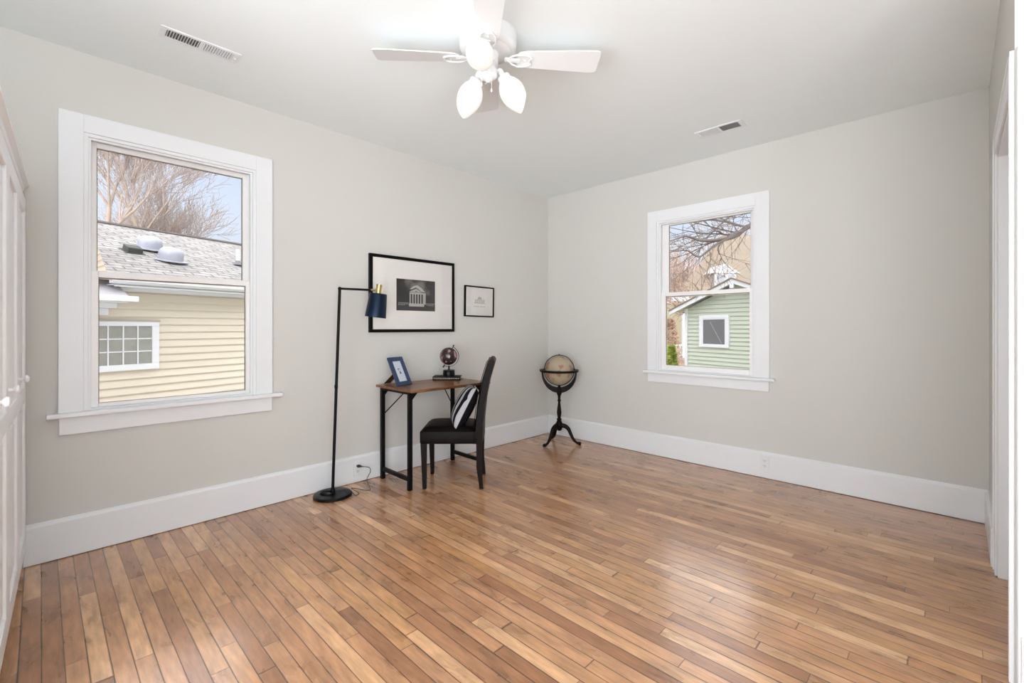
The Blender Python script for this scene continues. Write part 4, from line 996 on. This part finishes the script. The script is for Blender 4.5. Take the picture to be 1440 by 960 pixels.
# ---- tan house far behind the shed ----
def far_house():
    c0 = at(1040, 460, 24); o = empty('tan_roofed_house', (c0.x, c0.y, GZ0), R(-40)); tag(o, 'cream house with broad tan roof and white dormer, behind the shed', 'house')
    # local: x to viewer's right, y away
    TAN = mat('tan_shingle', (112, 102, 88), 0.9, var=0.22, vscale=3, bump=0.3, bscale=20); CR = mat('pale_cream_siding', (184, 174, 148), 0.7, var=0.04)
    z = HZ
    m = MB(); m.box(-2.95, 7.0, 0, 7.0, 0, z(2.6)); siding(m, -2.95, 7.0, 0, z(2.6), 0.13); m.build('wall', CR, o)
    # roof: rake rising to the right, slope towards the viewer
    m = MB()
    pts = [(-3.9, -0.6, z(2.75)), (7.5, -0.6, z(2.75)), (7.5, 4.2, z(7.0)), (1.6, 4.2, z(7.0))]
    top = [m.bm.verts.new(p) for p in pts]; bot = [m.bm.verts.new((p[0], p[1]+0.05, p[2]-0.15)) for p in pts]
    m.bm.faces.new(top); m.bm.faces.new(list(reversed(bot)))
    for i in range(4): m.bm.faces.new((top[i], bot[i], bot[(i+1) % 4], top[(i+1) % 4]))
    bmesh.ops.recalc_face_normals(m.bm, faces=m.bm.faces); m.build('roof', TAN, o)
    m = MB(); m.box(-3.95, 7.0, -0.66, -0.58, z(2.55), z(2.76)); m.build('eave_fascia', EXT_T, o)
    d = MB(); d.box(-1.35, -0.15, 0.05, 2.2, z(3.25), z(4.05)); d.prism([(-1.55, z(4.05)), (0.05, z(4.05)), (-0.75, z(4.55))], 'y', -0.02, 2.4); dm = d.build('dormer', mat('dormer_grey_white', (160, 160, 164), 0.6), o)
    for xx in (-1.18, -0.58):
        MB().box(xx, xx+0.32, 0.03, 0.06, z(3.4), z(3.98)).build('dormer_window', mat('far_window_grey', (120, 126, 134), 0.3), dm)
    # porch at the left end
    p = MB(); p.box(-3.35, -3.22, -0.5, -0.37, z(-0.3), z(2.6)); p.build('porch_post', EXT_T, o)
    p = MB(); p.box(-4.6, -2.4, -0.6, -0.0, 0, z(-0.3)); p.build('porch_deck', mat('porch_boards', (150, 132, 122), 0.8, var=0.1), o)
    r = MB(); r.box(-4.4, -2.6, -0.5, -0.45, z(0.30), z(0.36)); r.box(-4.4, -2.6, -0.5, -0.45, z(-0.22), z(-0.17))
    for i in range(11): r.box(-4.4+i*0.18, -4.36+i*0.18, -0.49, -0.46, z(-0.2), z(0.32))
    r.build('porch_railing', EXT_T, o)
    return o
far_house()
# fence of brown boards between shed and porch
fp = at(957, 505, 15.5)
fe_ = empty('board_fence', (fp.x, fp.y, GZ0), R(-42)); tag(fe_, 'low brown horizontal board fence left of the shed', 'fence')
m = MB()
for i in range(7): m.box(-0.5, 0.9, -0.012, 0.012, 0.28+i*0.165, 0.28+i*0.165+0.145)
m.build('boards', mat('weathered_fence_board', (150, 128, 128), 0.8, var=0.12), fe_)
for xx in (-0.5, 0.2, 0.85): MB().box(xx, xx+0.09, 0.012, 0.09, 0, 1.48).build('fence_post', mat('fence_post_brown', (128, 106, 100), 0.8), fe_)

# distant wooded hill
m = MB(); t = bmesh.new(); g = []
hb = at(930, 460, 60)
for i in range(41):
    row = []
    for j_ in range(9):
        lat = -30+i*2.2; v = j_/8
        p = W((930-CXP)/FPX*60 + lat - 20, 55+v*30, GZ0 + 14.5*math.sin(v*math.pi/2)*(0.8+0.2*math.sin(lat*0.21+1.0)+0.05*math.sin(lat*0.9)))
        row.append(t.verts.new(p))
    g.append(row)
for i in range(40):
    for j_ in range(8): t.faces.new((g[i][j_], g[i+1][j_], g[i+1][j_+1], g[i][j_+1]))
bmesh.ops.recalc_face_normals(t, faces=t.faces); m._merge(t)
struct(m.build('hills', mat('wooded_hill', (150, 132, 138), 0.95, var=0.35, vscale=0.8)))

# shrubs
def shrub(name, base, w_, h_, label, leafs, seed, matl):
    random.seed(seed); o = empty(name, base); t = bmesh.new()
    for i in range(leafs):
        a = random.uniform(0, 2*math.pi); v = random.random(); r_ = w_*(0.25+0.75*(1-v**1.6))*math.sqrt(random.random()); z_ = h_*v
        c = Vector((r_*math.cos(a), r_*math.sin(a), z_)); u = Vector((random.gauss(0, 1), random.gauss(0, 1), random.gauss(0.8, 0.6))).normalized()*random.uniform(0.07, 0.14)
        s = u.orthogonal().normalized()*0.022
        vs = [t.verts.new(c-s), t.verts.new(c+s), t.verts.new(c+u)]; t.faces.new(vs)
    m = MB(); m._merge(t); m.build('foliage', matl, o)
    m = MB()
    for i in range(5):
        a = i*1.26; m.tube([(0.03*math.cos(a), 0.03*math.sin(a), 0), (w_*0.4*math.cos(a), w_*0.4*math.sin(a), h_*0.8)], [0.015, 0.005], 5)
    m.build('stem', mat('shrub_stem', (96, 78, 60), 0.9), o)
    tag(o, label, 'shrub'); return o
p = at(944, 515, 14.0); shrub('evergreen_shrub', (p.x, p.y, GZ0), 0.33, 2.15, 'bright green pointed evergreen shrub left of the shed', 5200, 3, mat('yellow_green_needles', (150, 160, 70), 0.8, var=0.35, vscale=6))
p = at(942, 465, 21.0); shrub('rust_leaved_bush', (p.x, p.y, GZ0), 0.7, 3.1, 'rust brown leafless bush far beyond the shed by the porch', 3000, 9, mat('rust_twigs', (152, 120, 98), 0.9, var=0.3, vscale=3))

# bare trees --------------------------------------------------------------
BARK = mat('grey_brown_bark', (138, 122, 110), 0.9, var=0.25, vscale=6)
TWIG = mat('reddish_twig', (140, 124, 116), 0.9, var=0.25, vscale=2)
DTWIG = mat('dark_branch', (86, 76, 72), 0.9, var=0.25, vscale=3)
def tube4(t, p, q, r0, r1, n=4):
    d = (q-p)
    if d.length < 1e-5: return
    d.normalize(); a = d.orthogonal().normalized(); b_ = d.cross(a)
    A = [t.verts.new(p+r0*(a*math.cos(2*math.pi*k/n)+b_*math.sin(2*math.pi*k/n))) for k in range(n)]
    B = [t.verts.new(q+r1*(a*math.cos(2*math.pi*k/n)+b_*math.sin(2*math.pi*k/n))) for k in range(n)]
    for k in range(n): t.faces.new((A[k], A[(k+1) % n], B[(k+1) % n], B[k]))
def grow(tt, tw, p, d, ln, r, lvl, maxl, rnd, spread=0.55, upb=0.12, minr=0.008):
    segs = 3; q = p
    for s in range(segs):
        d = (d + Vector((rnd.gauss(0, 0.13), rnd.gauss(0, 0.13), rnd.gauss(upb*0.5, 0.10)))).normalized()
        e = q + d*ln/segs; r1 = max(minr*0.7, r*0.86)
        tube4(tt if lvl < 2 else tw, q, e, r, r1, 7 if lvl < 2 else 3); 
        if lvl < maxl and s > 0 or (lvl >= 1 and lvl < maxl):
            k = rnd.choice((1, 1, 2)) if lvl > 0 else 2
            for _ in range(k):
                ax_ = Vector((rnd.gauss(0, 1), rnd.gauss(0, 1), rnd.gauss(0, 1))).cross(d).normalized()
                nd = (d*math.cos(spread) + ax_*math.sin(spread)*rnd.uniform(0.8, 1.3) + Vector((0, 0, upb))).normalized()
                grow(tt, tw, e, nd, ln*rnd.uniform(0.62, 0.82), max(minr, r1*rnd.uniform(0.5, 0.68)), lvl+1, maxl, rnd, spread, upb, minr)
        q = e; r = r1
    if lvl < maxl: grow(tt, tw, q, d, ln*0.75, max(minr, r*0.8), lvl+1, maxl, rnd, spread, upb, minr)
def bare_tree(base, h, r, seed, label, maxl=4, spread=0.5, bark=BARK, twig=TWIG, trunk_h=0.3, upb=0.15, minr=0.008):
    rnd = random.Random(seed); o = empty('bare_tree', base); t, w_ = bmesh.new(), bmesh.new()
    p = Vector((0, 0, 0)); q = Vector((rnd.gauss(0, 0.15), rnd.gauss(0, 0.15), h*trunk_h)); tube4(t, p, q, r, r*0.8, 9)
    grow(t, w_, q, Vector((rnd.gauss(0, 0.1), rnd.gauss(0, 0.1), 1)).normalized(), h*0.30, r*0.75, 0, maxl, rnd, spread, upb, minr)
    m = MB(); m._merge(t); m.build('trunk', bark, o, 60)
    m = MB(); m._merge(w_); m.build('twigs', twig, o)
    tag(o, label, 'tree', None)
    return o
TG = 'bare trees behind the neighbouring house'
def B(px, dep): p = at(px, 460, dep); return (p.x, p.y, GZ0)
bare_tree(B(157, 17.5), 11.0, 0.15, 11, 'tall bare tree at the left side of the left window, beyond the roof', 5, 0.46, minr=0.009, trunk_h=0.36)
bare_tree(B(192, 21.0), 12.5, 0.15, 23, 'bare forked tree above the domed roof vents, second from the left', 5, 0.5, minr=0.009, trunk_h=0.34)
bare_tree(B(240, 25.0), 9.5, 0.13, 37, 'lower rounded bare tree right of the others, beyond the roof ridge', 5, 0.6, minr=0.009, trunk_h=0.25)
# right window: branches reaching in from a tree at the right, plus a hazy tree behind
def limb_tree():
    rnd = random.Random(77); base = B(1132, 9.2); o = empty('bare_tree', base); bz = Vector(base)
    t, w_ = bmesh.new(), bmesh.new()
    A = lambda px, py, d: at(px, py, d) - bz
    fork = A(1128, 330, 9.2)
    tube4(t, Vector((0, 0, 0)), fork, 0.17, 0.12, 10)
    tube4(t, fork, A(1100, 200, 9.4), 0.10, 0.05, 8)
    limbs = [([A(1128, 330, 9.2), A(1090, 318, 9.1), A(1056, 317, 9.0), A(1035, 331, 9.0), A(1013, 337, 8.9), A(985, 338, 8.9), A(965, 332, 8.8), A(946, 338, 8.8)], 0.070, 0.010),
             ([A(1030, 333, 9.0), A(1010, 342, 8.8), A(995, 353, 8.7), A(982, 361, 8.6), A(966, 352, 8.6), A(952, 353, 8.6), A(938, 352, 8.5)], 0.024, 0.008),
             ([A(1100, 290, 9.3), A(1060, 292, 9.4), A(1035, 298, 9.4), A(1015, 314, 9.3), A(1000, 328, 9.2), A(985, 345, 9.2)], 0.035, 0.007),
             ([A(1128, 330, 9.2), A(1080, 305, 9.6), A(1048, 318, 9.8), A(1020, 312, 9.9), A(990, 310, 10), A(965, 322, 10)], 0.030, 0.006),
             ([A(1016, 338, 8.9), A(1010, 349, 8.8), A(1012, 358, 8.8)], 0.020, 0.008)]
    for pts, r0, r1 in limbs:
        sp_ = spline(pts, 4); k = len(sp_)
        for i in range(k-1):
            ra, rb = r0+(r1-r0)*i/(k-1), r0+(r1-r0)*(i+1)/(k-1)
            tube4(t, sp_[i], sp_[i+1], ra, rb, 7)
            if i > 3 and rnd.random() < 0.55:
                d = (sp_[i+1]-sp_[i]).normalized(); ax_ = Vector((rnd.gauss(0, 1), rnd.gauss(0, 1), rnd.gauss(0, 1))).cross(d).normalized()
                nd = (d*0.75+ax_*0.7+Vector((0, 0, 0.05))).normalized()
                grow(w_, w_, sp_[i], nd, rnd.uniform(0.5, 0.9), max(0.006, ra*0.4), 3, 4, rnd, 0.5, 0.05, 0.0045)
    m = MB(); m._merge(t); m.build('trunk', DTWIG, o, 60); m = MB(); m._merge(w_); m.build('twigs', DTWIG, o)
    tag(o, 'dark bare tree whose limbs reach across the right window from the right', 'tree')
limb_tree()
bare_tree(B(1035, 16.5), 6.6, 0.12, 51, 'russet twiggy tree standing between the shed and the tan-roofed house', 4, 0.62, mat('russet_bark', (120, 102, 88), 0.9), mat('russet_twig', (142, 120, 104), 0.9, var=0.25), 0.22, 0.06, 0.009)
bare_tree(B(958, 27), 6.5, 0.12, 64, 'small bare tree far off at the left side of the right window', 4, 0.55, TWIG, TWIG, 0.3, 0.1, 0.014)

# ================================================================== LIGHT
ray_free_sky()
sun = bpy.data.lights.new('sun', 'SUN'); sun.energy = 0.5; sun.angle = R(2.5); sun.color = (1.0, 0.95, 0.88)
so = bpy.data.objects.new('sun', sun); COL.objects.link(so); so.rotation_euler = Vector((0.30, 0.75, -1.75)).to_track_quat('-Z', 'Y').to_euler()

# ================================================================== CAMERA
cam = bpy.data.cameras.new('camera'); cam.sensor_width = 36; cam.lens = FPX/1440*36; cam.shift_y = -20/1440; cam.clip_start = 0.01; cam.clip_end = 300
co = bpy.data.objects.new('camera', cam); COL.objects.link(co); co.location = CAM; co.rotation_euler = (R(90), 0, YAW-R(90)); SC.camera = co
SC.view_settings.view_transform = 'Standard'; SC.view_settings.look = 'None'; SC.view_settings.exposure = 0.10; SC.view_settings.gamma = 1.0; SC.view_settings.use_curve_mapping = False
SC.cycles.use_denoising = True; SC.cycles.max_bounces = 10; SC.cycles.diffuse_bounces = 7; SC.cycles.glossy_bounces = 4; SC.cycles.transparent_max_bounces = 16; SC.cycles.sample_clamp_indirect = 6.0
